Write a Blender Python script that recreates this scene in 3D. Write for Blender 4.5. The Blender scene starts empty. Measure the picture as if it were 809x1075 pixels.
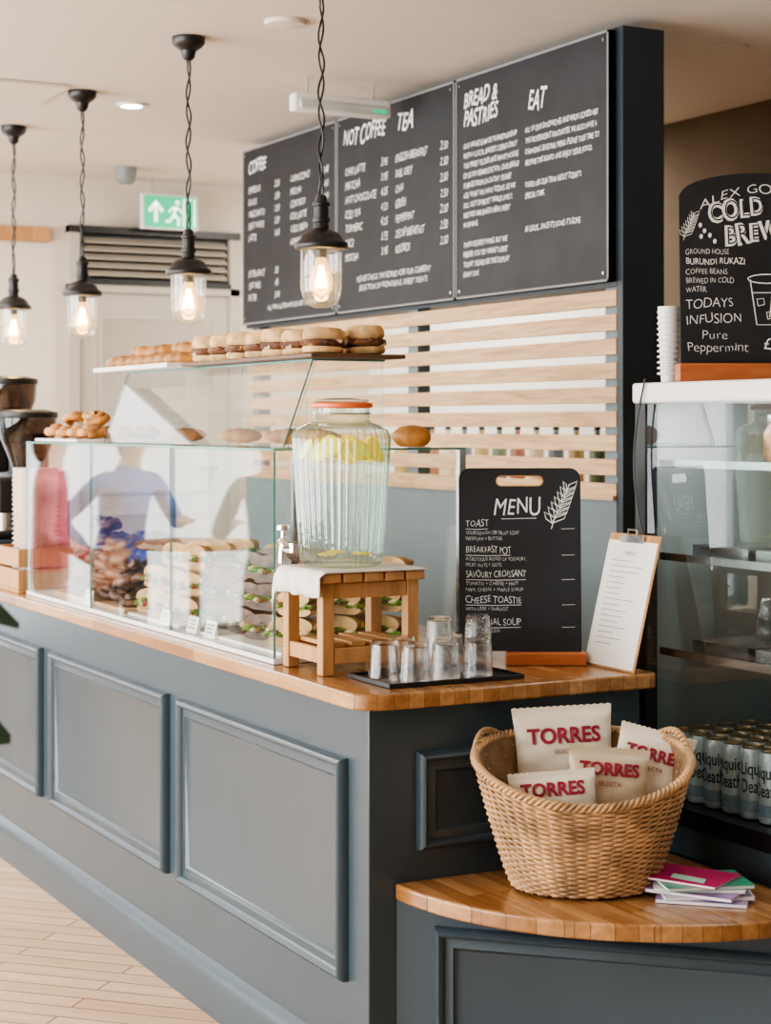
import bpy, math, random, bmesh
from mathutils import Vector, Matrix
random.seed(7)
rad=math.radians
S=bpy.context.scene
COL=S.collection
try: S.cycles.transparent_max_bounces=32
except Exception: pass
CAM=Vector((3.892,-2.011,1.6)); SN,CS=.4672,.8842
YAW=rad(62.15)

# ---------------- materials ----------------
def newmat(name):
    m=bpy.data.materials.new(name); m.use_nodes=True
    nt=m.node_tree; b=nt.nodes['Principled BSDF']
    return m,nt,b
def P(name,col,rough=.5,metal=0,noise=.08,ns=6,bump=0,bs=80,emit=None,es=0,coat=0,alpha=None):
    m,nt,b=newmat(name)
    tc=nt.nodes.new('ShaderNodeTexCoord')
    n=nt.nodes.new('ShaderNodeTexNoise'); n.inputs['Scale'].default_value=ns; n.inputs['Detail'].default_value=4
    nt.links.new(tc.outputs['Object'],n.inputs['Vector'])
    r=nt.nodes.new('ShaderNodeValToRGB')
    r.color_ramp.elements[0].position=.3; r.color_ramp.elements[1].position=.7
    r.color_ramp.elements[0].color=(*[max(0,c*(1-noise)) for c in col],1)
    r.color_ramp.elements[1].color=(*[min(1,c*(1+noise)) for c in col],1)
    nt.links.new(n.outputs['Fac'],r.inputs['Fac']); nt.links.new(r.outputs['Color'],b.inputs['Base Color'])
    b.inputs['Roughness'].default_value=rough; b.inputs['Metallic'].default_value=metal
    if coat: b.inputs['Coat Weight'].default_value=coat; b.inputs['Coat Roughness'].default_value=.15
    if emit: b.inputs['Emission Color'].default_value=(*emit,1); b.inputs['Emission Strength'].default_value=es
    if bump:
        n2=nt.nodes.new('ShaderNodeTexNoise'); n2.inputs['Scale'].default_value=bs
        nt.links.new(tc.outputs['Object'],n2.inputs['Vector'])
        bp=nt.nodes.new('ShaderNodeBump'); bp.inputs['Strength'].default_value=bump; bp.inputs['Distance'].default_value=.01
        nt.links.new(n2.outputs['Fac'],bp.inputs['Height']); nt.links.new(bp.outputs['Normal'],b.inputs['Normal'])
    return m
def staves(name,c1,c2,bw,rh,rot=0,rough=.35,gap=.0015,gapcol=(.12,.06,.03),grain=.35,coat=0):
    m,nt,b=newmat(name)
    tc=nt.nodes.new('ShaderNodeTexCoord'); mp=nt.nodes.new('ShaderNodeMapping'); mp.inputs['Rotation'].default_value=(0,0,rot)
    nt.links.new(tc.outputs['Object'],mp.inputs['Vector'])
    br=nt.nodes.new('ShaderNodeTexBrick'); br.inputs['Scale'].default_value=1
    br.inputs['Brick Width'].default_value=bw; br.inputs['Row Height'].default_value=rh
    br.inputs['Mortar Size'].default_value=gap; br.inputs['Mortar'].default_value=(*gapcol,1)
    br.inputs['Color1'].default_value=(*c1,1); br.inputs['Color2'].default_value=(*c2,1); br.offset=.37; br.inputs['Bias'].default_value=0
    nt.links.new(mp.outputs['Vector'],br.inputs['Vector'])
    m2=nt.nodes.new('ShaderNodeMapping'); m2.inputs['Scale'].default_value=(3,45,45)
    nt.links.new(mp.outputs['Vector'],m2.inputs['Vector'])
    n=nt.nodes.new('ShaderNodeTexNoise'); n.inputs['Scale'].default_value=1; n.inputs['Detail'].default_value=5; n.inputs['Distortion'].default_value=.6
    nt.links.new(m2.outputs['Vector'],n.inputs['Vector'])
    r=nt.nodes.new('ShaderNodeValToRGB'); r.color_ramp.elements[0].position=.3;r.color_ramp.elements[1].position=.75
    g=1-grain; r.color_ramp.elements[0].color=(g,g*.92,g*.85,1); r.color_ramp.elements[1].color=(1,1,1,1)
    nt.links.new(n.outputs['Fac'],r.inputs['Fac'])
    mx=nt.nodes.new('ShaderNodeMixRGB'); mx.blend_type='MULTIPLY'; mx.inputs['Fac'].default_value=1
    nt.links.new(br.outputs['Color'],mx.inputs['Color1']); nt.links.new(r.outputs['Color'],mx.inputs['Color2'])
    nt.links.new(mx.outputs['Color'],b.inputs['Base Color']); b.inputs['Roughness'].default_value=rough
    if coat: b.inputs['Coat Weight'].default_value=coat; b.inputs['Coat Roughness'].default_value=.15
    return m
def wood(name,c1,c2,sc=(2,30,30),rough=.5):
    m,nt,b=newmat(name)
    tc=nt.nodes.new('ShaderNodeTexCoord'); mp=nt.nodes.new('ShaderNodeMapping'); mp.inputs['Scale'].default_value=sc
    nt.links.new(tc.outputs['Object'],mp.inputs['Vector'])
    n=nt.nodes.new('ShaderNodeTexNoise'); n.inputs['Scale'].default_value=1; n.inputs['Detail'].default_value=6; n.inputs['Distortion'].default_value=1.2
    nt.links.new(mp.outputs['Vector'],n.inputs['Vector'])
    r=nt.nodes.new('ShaderNodeValToRGB'); r.color_ramp.elements[0].position=.3;r.color_ramp.elements[1].position=.7
    r.color_ramp.elements[0].color=(*c1,1); r.color_ramp.elements[1].color=(*c2,1)
    nt.links.new(n.outputs['Fac'],r.inputs['Fac']); nt.links.new(r.outputs['Color'],b.inputs['Base Color'])
    b.inputs['Roughness'].default_value=rough
    return m
def glass(name,tint=(1,1,1),f0=.04,rough=.0,edge=0,bump=0,edgecol=(.55,.62,.62),haze=0,hazecol=(.9,.93,.9),glow=None,pw=2.5):
    m=bpy.data.materials.new(name); m.use_nodes=True; nt=m.node_tree; nt.nodes.clear()
    N=nt.nodes.new; L=nt.links.new
    out=N('ShaderNodeOutputMaterial'); mx=N('ShaderNodeMixShader'); tr=N('ShaderNodeBsdfTransparent'); gl=N('ShaderNodeBsdfGlossy')
    gl.inputs['Roughness'].default_value=rough; gl.inputs['Color'].default_value=(1,1,1,1)
    tr.inputs['Color'].default_value=(*tint,1)
    ge=N('ShaderNodeNewGeometry'); d=N('ShaderNodeVectorMath'); d.operation='DOT_PRODUCT'
    L(ge.outputs['Incoming'],d.inputs[0]); L(ge.outputs['Normal'],d.inputs[1])
    def mt(op,a,bv):
        q=N('ShaderNodeMath'); q.operation=op
        if isinstance(a,(int,float)): q.inputs[0].default_value=a
        else: L(a,q.inputs[0])
        if isinstance(bv,(int,float)): q.inputs[1].default_value=bv
        else: L(bv,q.inputs[1])
        q.use_clamp=True
        return q.outputs[0]
    ab=N('ShaderNodeMath'); ab.operation='ABSOLUTE'; L(d.outputs['Value'],ab.inputs[0])
    inv=mt('SUBTRACT',1,ab.outputs[0])
    p5=mt('POWER',inv,5); a=mt('MULTIPLY',p5,1-f0); fr=mt('ADD',a,f0)
    base=tr.outputs[0]
    if haze:
        df=N('ShaderNodeBsdfDiffuse'); df.inputs['Color'].default_value=(*hazecol,1)
        tl=N('ShaderNodeBsdfTranslucent'); tl.inputs['Color'].default_value=(*hazecol,1)
        h1=N('ShaderNodeMixShader'); h1.inputs[0].default_value=.5; L(df.outputs[0],h1.inputs[1]); L(tl.outputs[0],h1.inputs[2])
        h2=N('ShaderNodeMixShader'); h2.inputs[0].default_value=haze; L(base,h2.inputs[1]); L(h1.outputs[0],h2.inputs[2]); base=h2.outputs[0]
    if glow:
        em=N('ShaderNodeEmission'); em.inputs['Color'].default_value=(*glow[0],1); em.inputs['Strength'].default_value=glow[1]
        h3=N('ShaderNodeMixShader'); h3.inputs[0].default_value=glow[2]; L(base,h3.inputs[1]); L(em.outputs[0],h3.inputs[2]); base=h3.outputs[0]
    L(fr,mx.inputs[0]); L(base,mx.inputs[1]); L(gl.outputs[0],mx.inputs[2]); L(mx.outputs[0],out.inputs[0])
    if edge:
        p2=mt('POWER',inv,pw); e=mt('MULTIPLY',p2,edge)
        mc=N('ShaderNodeMixRGB'); mc.inputs['Color1'].default_value=(*tint,1); mc.inputs['Color2'].default_value=(*edgecol,1)
        L(e,mc.inputs['Fac']); L(mc.outputs['Color'],tr.inputs['Color'])
    if bump:
        tc=N('ShaderNodeTexCoord'); n=N('ShaderNodeTexNoise'); n.inputs['Scale'].default_value=25
        L(tc.outputs['Object'],n.inputs['Vector']); bp=N('ShaderNodeBump'); bp.inputs['Strength'].default_value=bump; bp.inputs['Distance'].default_value=.01
        L(n.outputs['Fac'],bp.inputs['Height']); L(bp.outputs['Normal'],gl.inputs['Normal'])
    return m
def emis(name,col,st):
    return P(name,(.8,.8,.8),.5,emit=col,es=st,noise=0)

slate=P('slate_blue_paint',(.046,.070,.088),.28,noise=.06,ns=3,bump=.05,bs=200)
slate_d=P('dark_slate_paint',(.022,.034,.046),.45,noise=.08)
slate_l=P('pale_slate_paint',(.16,.205,.225),.5,noise=.05)
block=staves('butcher_block',(.36,.165,.055),(.60,.33,.14),.30,.042,rough=.25,coat=.3,gap=.0007)
floorm=staves('pale_floorboards',(.64,.44,.27),(.76,.57,.39),1.1,.085,rot=rad(-45),rough=.35,gap=.0035,gapcol=(.28,.15,.07),grain=.16)
pine=wood('warm_pine',(.46,.27,.13),(.72,.49,.28),(3,3,40))
oak=wood('honey_oak',(.36,.17,.06),(.56,.30,.12),(25,25,3))
redwood=wood('orange_brown_wood',(.34,.09,.03),(.50,.17,.06),(3,30,30),.35)
plaster=P('cream_plaster',(.66,.60,.52),.9,noise=.03,bump=.03)
ceilm=P('warm_ceiling_paint',(.68,.61,.54),.9,noise=.02)
taupe=P('taupe_plaster',(.38,.33,.27),.9,noise=.04)
white_w=P('white_tile_wall',(.85,.83,.79),.5,noise=.03)
brownw=P('shaded_brown_wall',(.20,.15,.10),.9,noise=.06)  # brownish wall with its shadow put into the colour
doorm=P('grey_beige_door_paint',(.44,.40,.35),.6,noise=.03)
black=P('black_metal',(.010,.010,.011),.38,noise=.2)
blackp=P('black_plastic',(.015,.015,.017),.35,noise=.1)
chalkb=P('chalkboard_black',(.010,.012,.016),.6,noise=.4,ns=5)
chalkw=P('white_chalk_ink',(.80,.80,.78),.8,noise=.08,ns=200)
chalkg=P('grey_chalk_ink',(.60,.60,.59),.8,noise=.2,ns=150)
greytrim=P('grey_board_trim',(.22,.23,.24),.5)
steel=P('brushed_steel',(.6,.6,.6),.25,1,noise=.05)
chrome=P('chrome',(.8,.8,.8),.08,1,noise=0)
whitep=P('white_plastic',(.80,.80,.78),.4,noise=.02)
paper=P('white_paper',(.85,.84,.80),.8,noise=.03)
kraft=P('kraft_card',(.40,.26,.15),.8,noise=.1)
gls=glass('clear_glass',(.985,.995,.99),.045)
glsf=glass('fridge_double_glass',(.86,.93,.94),.13)
glsedge=P('green_glass_edge',(.10,.28,.25),.1,noise=.1)
glsj=glass('ribbed_jar_glass',(.96,.99,.97),.08,.02,edge=1.0,pw=1.3,bump=.1,edgecol=(.36,.52,.46),haze=.04)
glsl=glass('lamp_glass',(.98,.98,.97),.08,.0,edge=.8,haze=.05,edgecol=(.45,.45,.43))
water=glass('water',(.93,.98,.96),.03,0,edge=.3,edgecol=(.6,.75,.70),haze=.05,hazecol=(.80,.90,.86))
amber=glass('amber_bulb_glass',(1,.85,.6),.05,0,edge=.3,edgecol=(.9,.6,.3),glow=((1,.50,.16),3.0,.5))
bulbglow=emis('glowing_filament_core',(1,.62,.25),14)
filam=emis('glowing_filament',(1,.75,.4),80)
orangeR=P('orange_silicone',(.85,.16,.05),.4)
lemon=P('lemon_peel_glow',(.90,.66,.03),.4,noise=.15,ns=40,emit=(.9,.65,.03),es=.25)  # slight added glow so the slices show through glass and water
lemonp=P('lemon_flesh_glow',(.92,.78,.12),.4,noise=.2,ns=60,emit=(.9,.72,.08),es=.25)  # flesh also emits a little, to look brighter in the jar
lime=P('lime_peel',(.30,.48,.05),.5,noise=.3)
lettuce=P('lettuce_green',(.15,.28,.04),.55,noise=.5,ns=30)
tomato=P('tomato_red',(.45,.06,.03),.4,noise=.3)
cream=P('creamy_filling',(.80,.68,.46),.5,noise=.15,ns=20)
bread=P('pale_bread',(.60,.38,.18),.75,noise=.35,ns=18,bump=.2,bs=60)
toast=P('toasted_muffin',(.62,.39,.18),.7,noise=.4,ns=22,bump=.25,bs=60)
crust=P('golden_crust',(.48,.22,.06),.5,noise=.55,ns=14,bump=.3,bs=40)
darkcrust=P('dark_baked_crust',(.13,.06,.03),.42,noise=.85,ns=26,bump=.4,bs=40)
patty=P('browned_filling',(.11,.04,.018),.6,noise=.7,ns=30)
cloth=P('white_linen_cloth',(.74,.70,.66),.95,noise=.05,bump=.2,bs=150)
wick=P('honey_wicker',(.50,.30,.15),.5,noise=.45,ns=14)
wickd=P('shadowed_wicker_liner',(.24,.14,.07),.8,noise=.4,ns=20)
bagm=P('cream_foil_packet',(.70,.62,.50),.36,noise=.06,bump=.15,bs=18)
bagt=P('tan_foil_packet',(.52,.41,.28),.36,noise=.08,bump=.15,bs=18)
bagred=P('raspberry_print',(.24,.006,.03),.55,noise=.05)
canw=P('pale_blue_silver_can',(.56,.62,.64),.35,.3,noise=.06)
gold=P('pale_gold_can_end',(.36,.24,.13),.4,.6)
skin=P('skin',(.62,.36,.26),.55,noise=.06)
signgreen=P('exit_sign_green',(.0,.38,.18),.4,noise=.02,emit=(0,.55,.25),es=.6)
signwhite=P('exit_sign_white',(.8,.85,.8),.4,noise=0,emit=(.8,1,.85),es=1)
ledlit=emis('downlight_glow',(1,.95,.85),8)
leafm=P('dark_green_leaf',(.015,.04,.015),.5,noise=.4)
terra=P('grey_plant_pot',(.25,.24,.22),.7)
tumg,_nt,_b=newmat('tumbler_glass'); _b.inputs['Transmission Weight'].default_value=1; _b.inputs['Roughness'].default_value=.0; _b.inputs['IOR'].default_value=1.42; _b.inputs['Base Color'].default_value=(1,1,1,1)
_t=_nt.nodes.new('ShaderNodeBsdfTransparent'); _t.inputs[0].default_value=(.97,.98,.98,1); _m=_nt.nodes.new('ShaderNodeMixShader'); _m.inputs[0].default_value=.82
_o=[n for n in _nt.nodes if n.type=='OUTPUT_MATERIAL'][0]
_nt.links.new(_t.outputs[0],_m.inputs[1]); _nt.links.new(_b.outputs[0],_m.inputs[2]); _nt.links.new(_m.outputs[0],_o.inputs[0])

# ---------------- mesh builder ----------------
class MB:
    def __init__(s): s.v=[];s.f=[];s.mi=[];s.ms=[]
    def add(s,vs,fs,mat,T=None):
        if mat not in s.ms: s.ms.append(mat)
        k=s.ms.index(mat); o=len(s.v)
        for p in vs:
            p=Vector(p); s.v.append(T@p if T is not None else p)
        for f in fs: s.f.append([o+i for i in f]); s.mi.append(k)
        return s
    def box(s,x0,x1,y0,y1,z0,z1,mat,T=None):
        vs=[(x,y,z) for z in(z0,z1) for x,y in((x0,y0),(x1,y0),(x1,y1),(x0,y1))]
        return s.add(vs,[(3,2,1,0),(4,5,6,7),(0,1,5,4),(1,2,6,5),(2,3,7,6),(3,0,4,7)],mat,T)
    def lathe(s,prof,mat,seg=32,c=(0,0,0),sx=1,sy=1,rib=0,nrib=0,cap=True,loop=False,T=None):
        vs=[];fs=[];n=len(prof)
        for r,z in prof:
            for i in range(seg):
                a=2*math.pi*i/seg; q=r*(1+rib*math.cos(nrib*a)) if rib else r
                vs.append((c[0]+q*math.cos(a)*sx,c[1]+q*math.sin(a)*sy,c[2]+z))
        for j in range(n if loop else n-1):
            for i in range(seg):
                k=(i+1)%seg; jj=(j+1)%n; fs.append((j*seg+i,j*seg+k,jj*seg+k,jj*seg+i))
        if cap and not loop: fs.append(list(range(seg))[::-1]); fs.append([(n-1)*seg+i for i in range(seg)])
        return s.add(vs,fs,mat,T)
    def tube(s,pts,r,mat,seg=8,closed=False,T=None):
        pts=[Vector(p) for p in pts]; n=len(pts); vs=[];fs=[]
        up=Vector((0,0,1)); prev=None
        for i,p in enumerate(pts):
            if closed: d=pts[(i+1)%n]-pts[i-1]
            else: d=pts[min(i+1,n-1)]-pts[max(i-1,0)]
            if d.length<1e-9: d=Vector((0,0,1))
            d.normalize()
            if prev is None:
                a=d.cross(up); a=a if a.length>.1 else d.cross(Vector((1,0,0)))
            else: a=prev-d*prev.dot(d)
            if a.length<1e-6: a=d.cross(Vector((1,.3,.2)))
            a.normalize(); prev=a; b=d.cross(a)
            rr=r[i] if isinstance(r,(list,tuple)) else r
            for k in range(seg):
                t=2*math.pi*k/seg; vs.append(p+a*rr*math.cos(t)+b*rr*math.sin(t))
        m=n if closed else n-1
        for i in range(m):
            j=(i+1)%n
            for k in range(seg):
                l=(k+1)%seg; fs.append((i*seg+k,i*seg+l,j*seg+l,j*seg+k))
        if not closed: fs.append(list(range(seg))[::-1]); fs.append([(n-1)*seg+k for k in range(seg)])
        return s.add(vs,fs,mat,T)
    def prism(s,out,z0,z1,mat,T=None):
        n=len(out); vs=[(x,y,z0) for x,y in out]+[(x,y,z1) for x,y in out]
        fs=[list(range(n))[::-1],[n+i for i in range(n)]]+[(i,(i+1)%n,n+(i+1)%n,n+i) for i in range(n)]
        return s.add(vs,fs,mat,T)
    def plate(s,out,y0,y1,mat,T=None):
        n=len(out); vs=[(x,y0,z) for x,z in out]+[(x,y1,z) for x,z in out]
        fs=[list(range(n)),[n+i for i in range(n)][::-1]]+[(i,n+i,n+(i+1)%n,(i+1)%n) for i in range(n)]
        return s.add(vs,fs,mat,T)
    def blob(s,c,rx,ry,rz,mat,seg=16,rings=9,lump=.05,T=None,flat=0,front=None):
        vs=[];fs=[]; ph=[random.uniform(0,6) for _ in range(4)]
        for j in range(rings+1):
            p=math.pi*j/rings; z=-math.cos(p); r=max(math.sin(p),.02)
            for i in range(seg):
                a=2*math.pi*i/seg; k=1+lump*(math.sin(2*a+ph[0]+3*z)+math.sin(3*a+ph[1])*.6+math.sin(5*z+ph[2])*.5)
                zz=max(z,-1+flat); yy=ry*r*math.sin(a)*k
                if front is not None: yy=max(yy,front)
                vs.append((c[0]+rx*r*math.cos(a)*k,c[1]+yy,c[2]+rz*zz))
        for j in range(rings):
            for i in range(seg):
                k=(i+1)%seg; fs.append((j*seg+i,j*seg+k,(j+1)*seg+k,(j+1)*seg+i))
        fs.append(list(range(seg))[::-1]); fs.append([rings*seg+i for i in range(seg)])
        return s.add(vs,fs,mat,T)
    def stroke(s,pts,w,mat,y=-.0015,T=None,closed=False):
        pts=[Vector((p[0],0,p[1])) for p in pts]
        if closed: pts=pts+[pts[0]]
        vs=[];fs=[]
        for i,p in enumerate(pts):
            d=pts[min(i+1,len(pts)-1)]-pts[max(i-1,0)]
            if d.length<1e-9: d=Vector((1,0,0))
            d.normalize(); n=Vector((-d.z,0,d.x))*w/2
            for q in (p+n,p-n): vs.append((q.x,y,q.z))
        for i in range(len(pts)-1): fs.append((2*i,2*i+1,2*i+3,2*i+2))
        return s.add(vs,fs,mat,T)
    def frame(s,x0,x1,z0,z1,prof,mat,T=None):
        vs=[];fs=[]
        for d,h in prof: vs+=[(x0+d,-h,z0+d),(x1-d,-h,z0+d),(x1-d,-h,z1-d),(x0+d,-h,z1-d)]
        n=len(prof)
        for j in range(n-1):
            for i in range(4):
                k=(i+1)%4; fs.append((j*4+i,j*4+k,(j+1)*4+k,(j+1)*4+i))
        fs.append([(n-1)*4+i for i in range(4)])
        return s.add(vs,fs,mat,T)
    def text(s,body,x,z,size,mat,y=-.0015,align='LEFT',shear=0,off=0,line=1.0,rot=0,fn=None,T=None,sp=1.0,xs=1.0,wfit=None,wob=.03,jit=1.0,seed=None):
        cu=bpy.data.curves.new('t','FONT'); cu.body=body; cu.size=size; cu.align_x=align; cu.shear=shear
        cu.offset=off; cu.space_line=line; cu.space_character=sp; cu.resolution_u=3
        o=bpy.data.objects.new('t',cu); COL.objects.link(o)
        dg=bpy.context.evaluated_depsgraph_get(); dg.update()
        me=bpy.data.meshes.new_from_object(o.evaluated_get(dg))
        co=[[v.co.x,v.co.y] for v in me.vertices]; polys=[list(p.vertices) for p in me.polygons]
        rn=random.Random(seed if seed is not None else hash(body)%9999 if 0 else len(body)*7+int(size*1e4))
        if wob and jit:   # hand-lettered unevenness, glyph by glyph
            par=list(range(len(co)))
            def find(i):
                while par[i]!=i: par[i]=par[par[i]]; i=par[i]
                return i
            for p in polys:
                a=find(p[0])
                for q in p[1:]: par[find(q)]=a
            isl={}
            for i in range(len(co)): isl.setdefault(find(i),[]).append(i)
            for ids in isl.values():
                cx=sum(co[i][0] for i in ids)/len(ids); cy=sum(co[i][1] for i in ids)/len(ids)
                if len(ids)<14 and 0: continue
                t=rn.uniform(-.10,.10)*jit; sc=1+rn.uniform(-.11,.11)*jit; dy=rn.uniform(-.045,.045)*size*jit; c_,s2=math.cos(t)*sc,math.sin(t)*sc
                for i in ids:
                    a,b=co[i][0]-cx,co[i][1]-cy; co[i]=[cx+a*c_-b*s2,cy+a*s2+b*c_+dy]
        if wfit:
            q=[c[0] for c in co]; xs=wfit/(max(q)-min(q))
        ca,sa=math.cos(rot),math.sin(rot); vs=[]; k1=1.3/size; ph=rn.uniform(0,6)
        for c in co:
            a,b=c[0]*xs,c[1]; a0=a
            b+=size*wob*(math.sin(a0*k1+ph)+.6*math.sin(a0*k1*2.3+ph*2)); a+=size*wob*.7*math.sin(c[1]*k1*1.3+a0*k1*.7+ph)
            a,b=a*ca-b*sa,a*sa+b*ca
            vs.append(fn(x+a,z+b) if fn else (x+a,y,z+b))
        s.add(vs,polys,mat,T)
        bpy.data.meshes.remove(me); bpy.data.objects.remove(o); bpy.data.curves.remove(cu)
        return s
    def obj(s,name,parent=None,label=None,bevel=0,smooth=40,sub=0,w=False,flip=True,loc=None,rot=None,centre=False):
        me=bpy.data.meshes.new(name); off=Vector((0,0,0))
        if centre:
            xs=[v.x for v in s.v];ys=[v.y for v in s.v];zs=[v.z for v in s.v]
            off=Vector(((min(xs)+max(xs))/2,(min(ys)+max(ys))/2,min(zs)))
        me.from_pydata([tuple(v-off) for v in s.v],[],s.f)
        for m in s.ms: me.materials.append(m)
        me.polygons.foreach_set('material_index',s.mi)
        if flip:
            bm=bmesh.new(); bm.from_mesh(me); bmesh.ops.recalc_face_normals(bm,faces=bm.faces); bm.to_mesh(me); bm.free()
        if smooth: me.shade_smooth(); me.set_sharp_from_angle(angle=rad(smooth))
        o=bpy.data.objects.new(name,me); COL.objects.link(o)
        o.location=off
        if parent is not None:
            o.parent=parent; o.location=-parent.location if w else (0,0,0)
        if loc is not None: o.location=loc
        if rot is not None: o.rotation_euler=rot
        if label: o['label']=label
        if bevel:
            b=o.modifiers.new('b','BEVEL'); b.width=bevel; b.segments=3; b.limit_method='ANGLE'; b.angle_limit=rad(40)
        if sub:
            q=o.modifiers.new('s','SUBSURF'); q.levels=sub; q.render_levels=sub
        return o
def thing(name,label,cat,loc=(0,0,0),rot=(0,0,0),group=None,mb=None,**kw):
    if mb is None:
        o=bpy.data.objects.new(name,None); o.empty_display_size=.05; COL.objects.link(o); o.location=loc; o.rotation_euler=rot
    else:
        if kw.get('centre'): o=mb.obj(name,**kw)
        else: o=mb.obj(name,loc=loc,rot=rot,**kw)
    o['label']=label; o['category']=cat
    if group: o['group']=group
    return o
def dup(o,loc=None,rot=None,scale=None,parent=None,label=None):
    n=o.copy(); COL.objects.link(n)
    if parent is not None: n.parent=parent
    if loc is not None: n.location=loc
    if rot is not None: n.rotation_euler=rot
    if scale is not None: n.scale=(scale,)*3 if isinstance(scale,(int,float)) else scale
    if label: n['label']=label
    for c in list(o.children): dup(c,parent=n)
    return n
def struct(mb,name,**kw):
    o=mb.obj(name,**kw); o['kind']='structure'; return o
def RZ(a,t=(0,0,0)): return Matrix.Translation(t)@Matrix.Rotation(a,4,'Z')
FZ=-.10; CEIL=3.0

# ---------------- room ----------------
struct(MB().box(-6.1,5.6,-4.6,3.2,FZ-.05,FZ,floorm),'floor')
struct(MB().box(-6.1,5.6,-4.6,3.2,CEIL,CEIL+.05,ceilm),'ceiling')
struct(MB().box(-6.1,-3.2,3.1,3.2,FZ,CEIL,white_w).box(-3.2,5.6,3.1,3.2,FZ,CEIL,brownw),'wall_back')  # same wall: right-hand stretch coloured darker for the shade there
struct(MB().box(5.5,5.6,-4.6,3.1,FZ,CEIL,taupe),'wall_right')
m=MB()
m.box(-6.1,-6,-.2,3.1,FZ,CEIL,plaster).box(-6.1,-6,-4.5,-.2,FZ,.35,plaster).box(-6.1,-6,-4.5,-.2,2.75,CEIL,plaster).box(-6.1,-6,-4.5,-4.3,.35,2.75,plaster)
struct(m,'wall_left')
m=MB()
m.box(-6.1,5.6,-4.6,-4.5,FZ,.35,plaster).box(-6.1,5.6,-4.6,-4.5,2.75,CEIL,plaster)
for a,b in((-6.1,-5.7),(-2.6,-2.2),(1.0,1.4),(3.6,5.6)): m.box(a,b,-4.6,-4.5,.35,2.75,plaster)
struct(m,'wall_front')
def window(i,x0,x1,T=None):
    m=MB()
    for a in (x0,x1-.06): m.box(a,a+.06,-.04,.04,.35,2.75,slate_d,T)
    for z in (.35,2.69,2.0): m.box(x0,x1,-.04,.04,z,z+.06,slate_d,T)
    n=3
    for k in range(1,n): 
        a=x0+(x1-x0)*k/n; m.box(a-.025,a+.025,-.035,.035,.35,2.75,slate_d,T)
    m.add([(x0,0,.35),(x1,0,.35),(x1,0,2.75),(x0,0,2.75)],[(0,1,2,3)],gls,T)
    struct(m,'window_%d'%i)
window(1,-5.7,-2.6,RZ(0,(0,-4.55,0))); window(2,-2.2,1.0,RZ(0,(0,-4.55,0))); window(3,1.4,3.6,RZ(0,(0,-4.55,0)))
window(4,-4.3,-.2,RZ(rad(90),(-6.05,0,0)))
m=MB()
m.box(-5.995,-5.96,1.23,2.15,FZ,2.35,doorm)
m.frame(1.35,2.03,1.2,2.22,[(0,0),(0,.008),(.02,.012),(.03,.004)],doorm,RZ(rad(90),(-5.96,0,0)))
m.frame(1.35,2.03,.1,1.1,[(0,0),(0,.008),(.02,.012),(.03,.004)],doorm,RZ(rad(90),(-5.96,0,0)))
m.box(-5.96,-5.90,2.04,2.06,1.33,1.35,steel).box(-5.91,-5.90,1.93,2.06,1.33,1.35,steel)
struct(m,'door_1')
m=MB()
for y0,y1 in((1.17,1.23),(2.15,2.21)): m.box(-5.998,-5.93,y0,y1,FZ,2.72,doorm)
m.box(-5.998,-5.93,1.17,2.21,2.35,2.39,doorm); m.box(-5.998,-5.92,1.17,2.21,2.68,2.72,black)
m.box(-5.998,-5.975,1.23,2.15,2.39,2.68,black)
m.box(-5.975,-5.92,1.23,2.15,2.39,2.42,black)
struct(m,'trim_1')
m=MB()
for k in range(5):
    z=2.44+k*.046
    m.add([(-5.975,1.25,z+.03),(-5.93,1.25,z),(-5.93,2.13,z),(-5.975,2.13,z+.03),(-5.975,1.25,z+.036),(-5.93,1.25,z+.006),(-5.93,2.13,z+.006),(-5.975,2.13,z+.036)],
     [(0,1,2,3),(4,7,6,5),(0,4,5,1),(3,2,6,7),(1,5,6,2),(0,3,7,4)],taupe)
thing('louvre_vent','grey-brown slatted louvre vent in a dark frame above the door','vent',mb=m,centre=True)
m=MB().box(-5.998,-5.96,.55,1.07,2.62,2.70,oak)
thing('wall_shelf','narrow wooden shelf board fixed to the cream wall','shelf',mb=m,centre=True,bevel=.004)
struct(MB().box(-6,-5.98,-.2,1.17,FZ,.02,doorm),'baseboard_left')
struct(MB().box(-3.78,-3.32,-.12,.33,2.985,2.999,plaster),'trim_2',bevel=.004)
m=MB(); m.plate([(-.17,0),(.17,0),(.17,.20),(-.17,.20)],-.02,.02,whitep)
r=thing('exit_sign','green and white running-man emergency exit sign hung from ceiling','sign',loc=(-5.85,1.736,2.71),rot=(0,0,rad(90)))
m.obj('sign_housing',r,bevel=.004)
MB().box(-.16,.16,-.0235,-.021,.01,.19,signgreen).obj('sign_face',r)
m=MB(); y=-.026
m.stroke([(-.09,.04),(-.09,.15)],.022,signwhite,y); m.stroke([(-.13,.10),(-.09,.155),(-.05,.10)],.022,signwhite,y)
m.stroke([(.08,.02),(.08,.175),(.145,.175),(.145,.02)],.012,signwhite,y)
m.stroke([(.03,.13),(.02,.085),(.05,.06),(.045,.025)],.018,signwhite,y); m.stroke([(.02,.085),(-.005,.05),(-.03,.045)],.016,signwhite,y)
m.stroke([(-.01,.10),(.01,.125),(.05,.12),(.07,.10)],.012,signwhite,y)
m.plate([(.04+.014*math.cos(a*.7),.155+.014*math.sin(a*.7)) for a in range(9)],y-.001,y,signwhite)
m.obj('running_man_pictogram',r,flip=False)
for x in(-.1,.1): MB().tube([(x,0,.2),(x,0,.289)],.004,steel,6).obj('hanging_rod',r)
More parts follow.
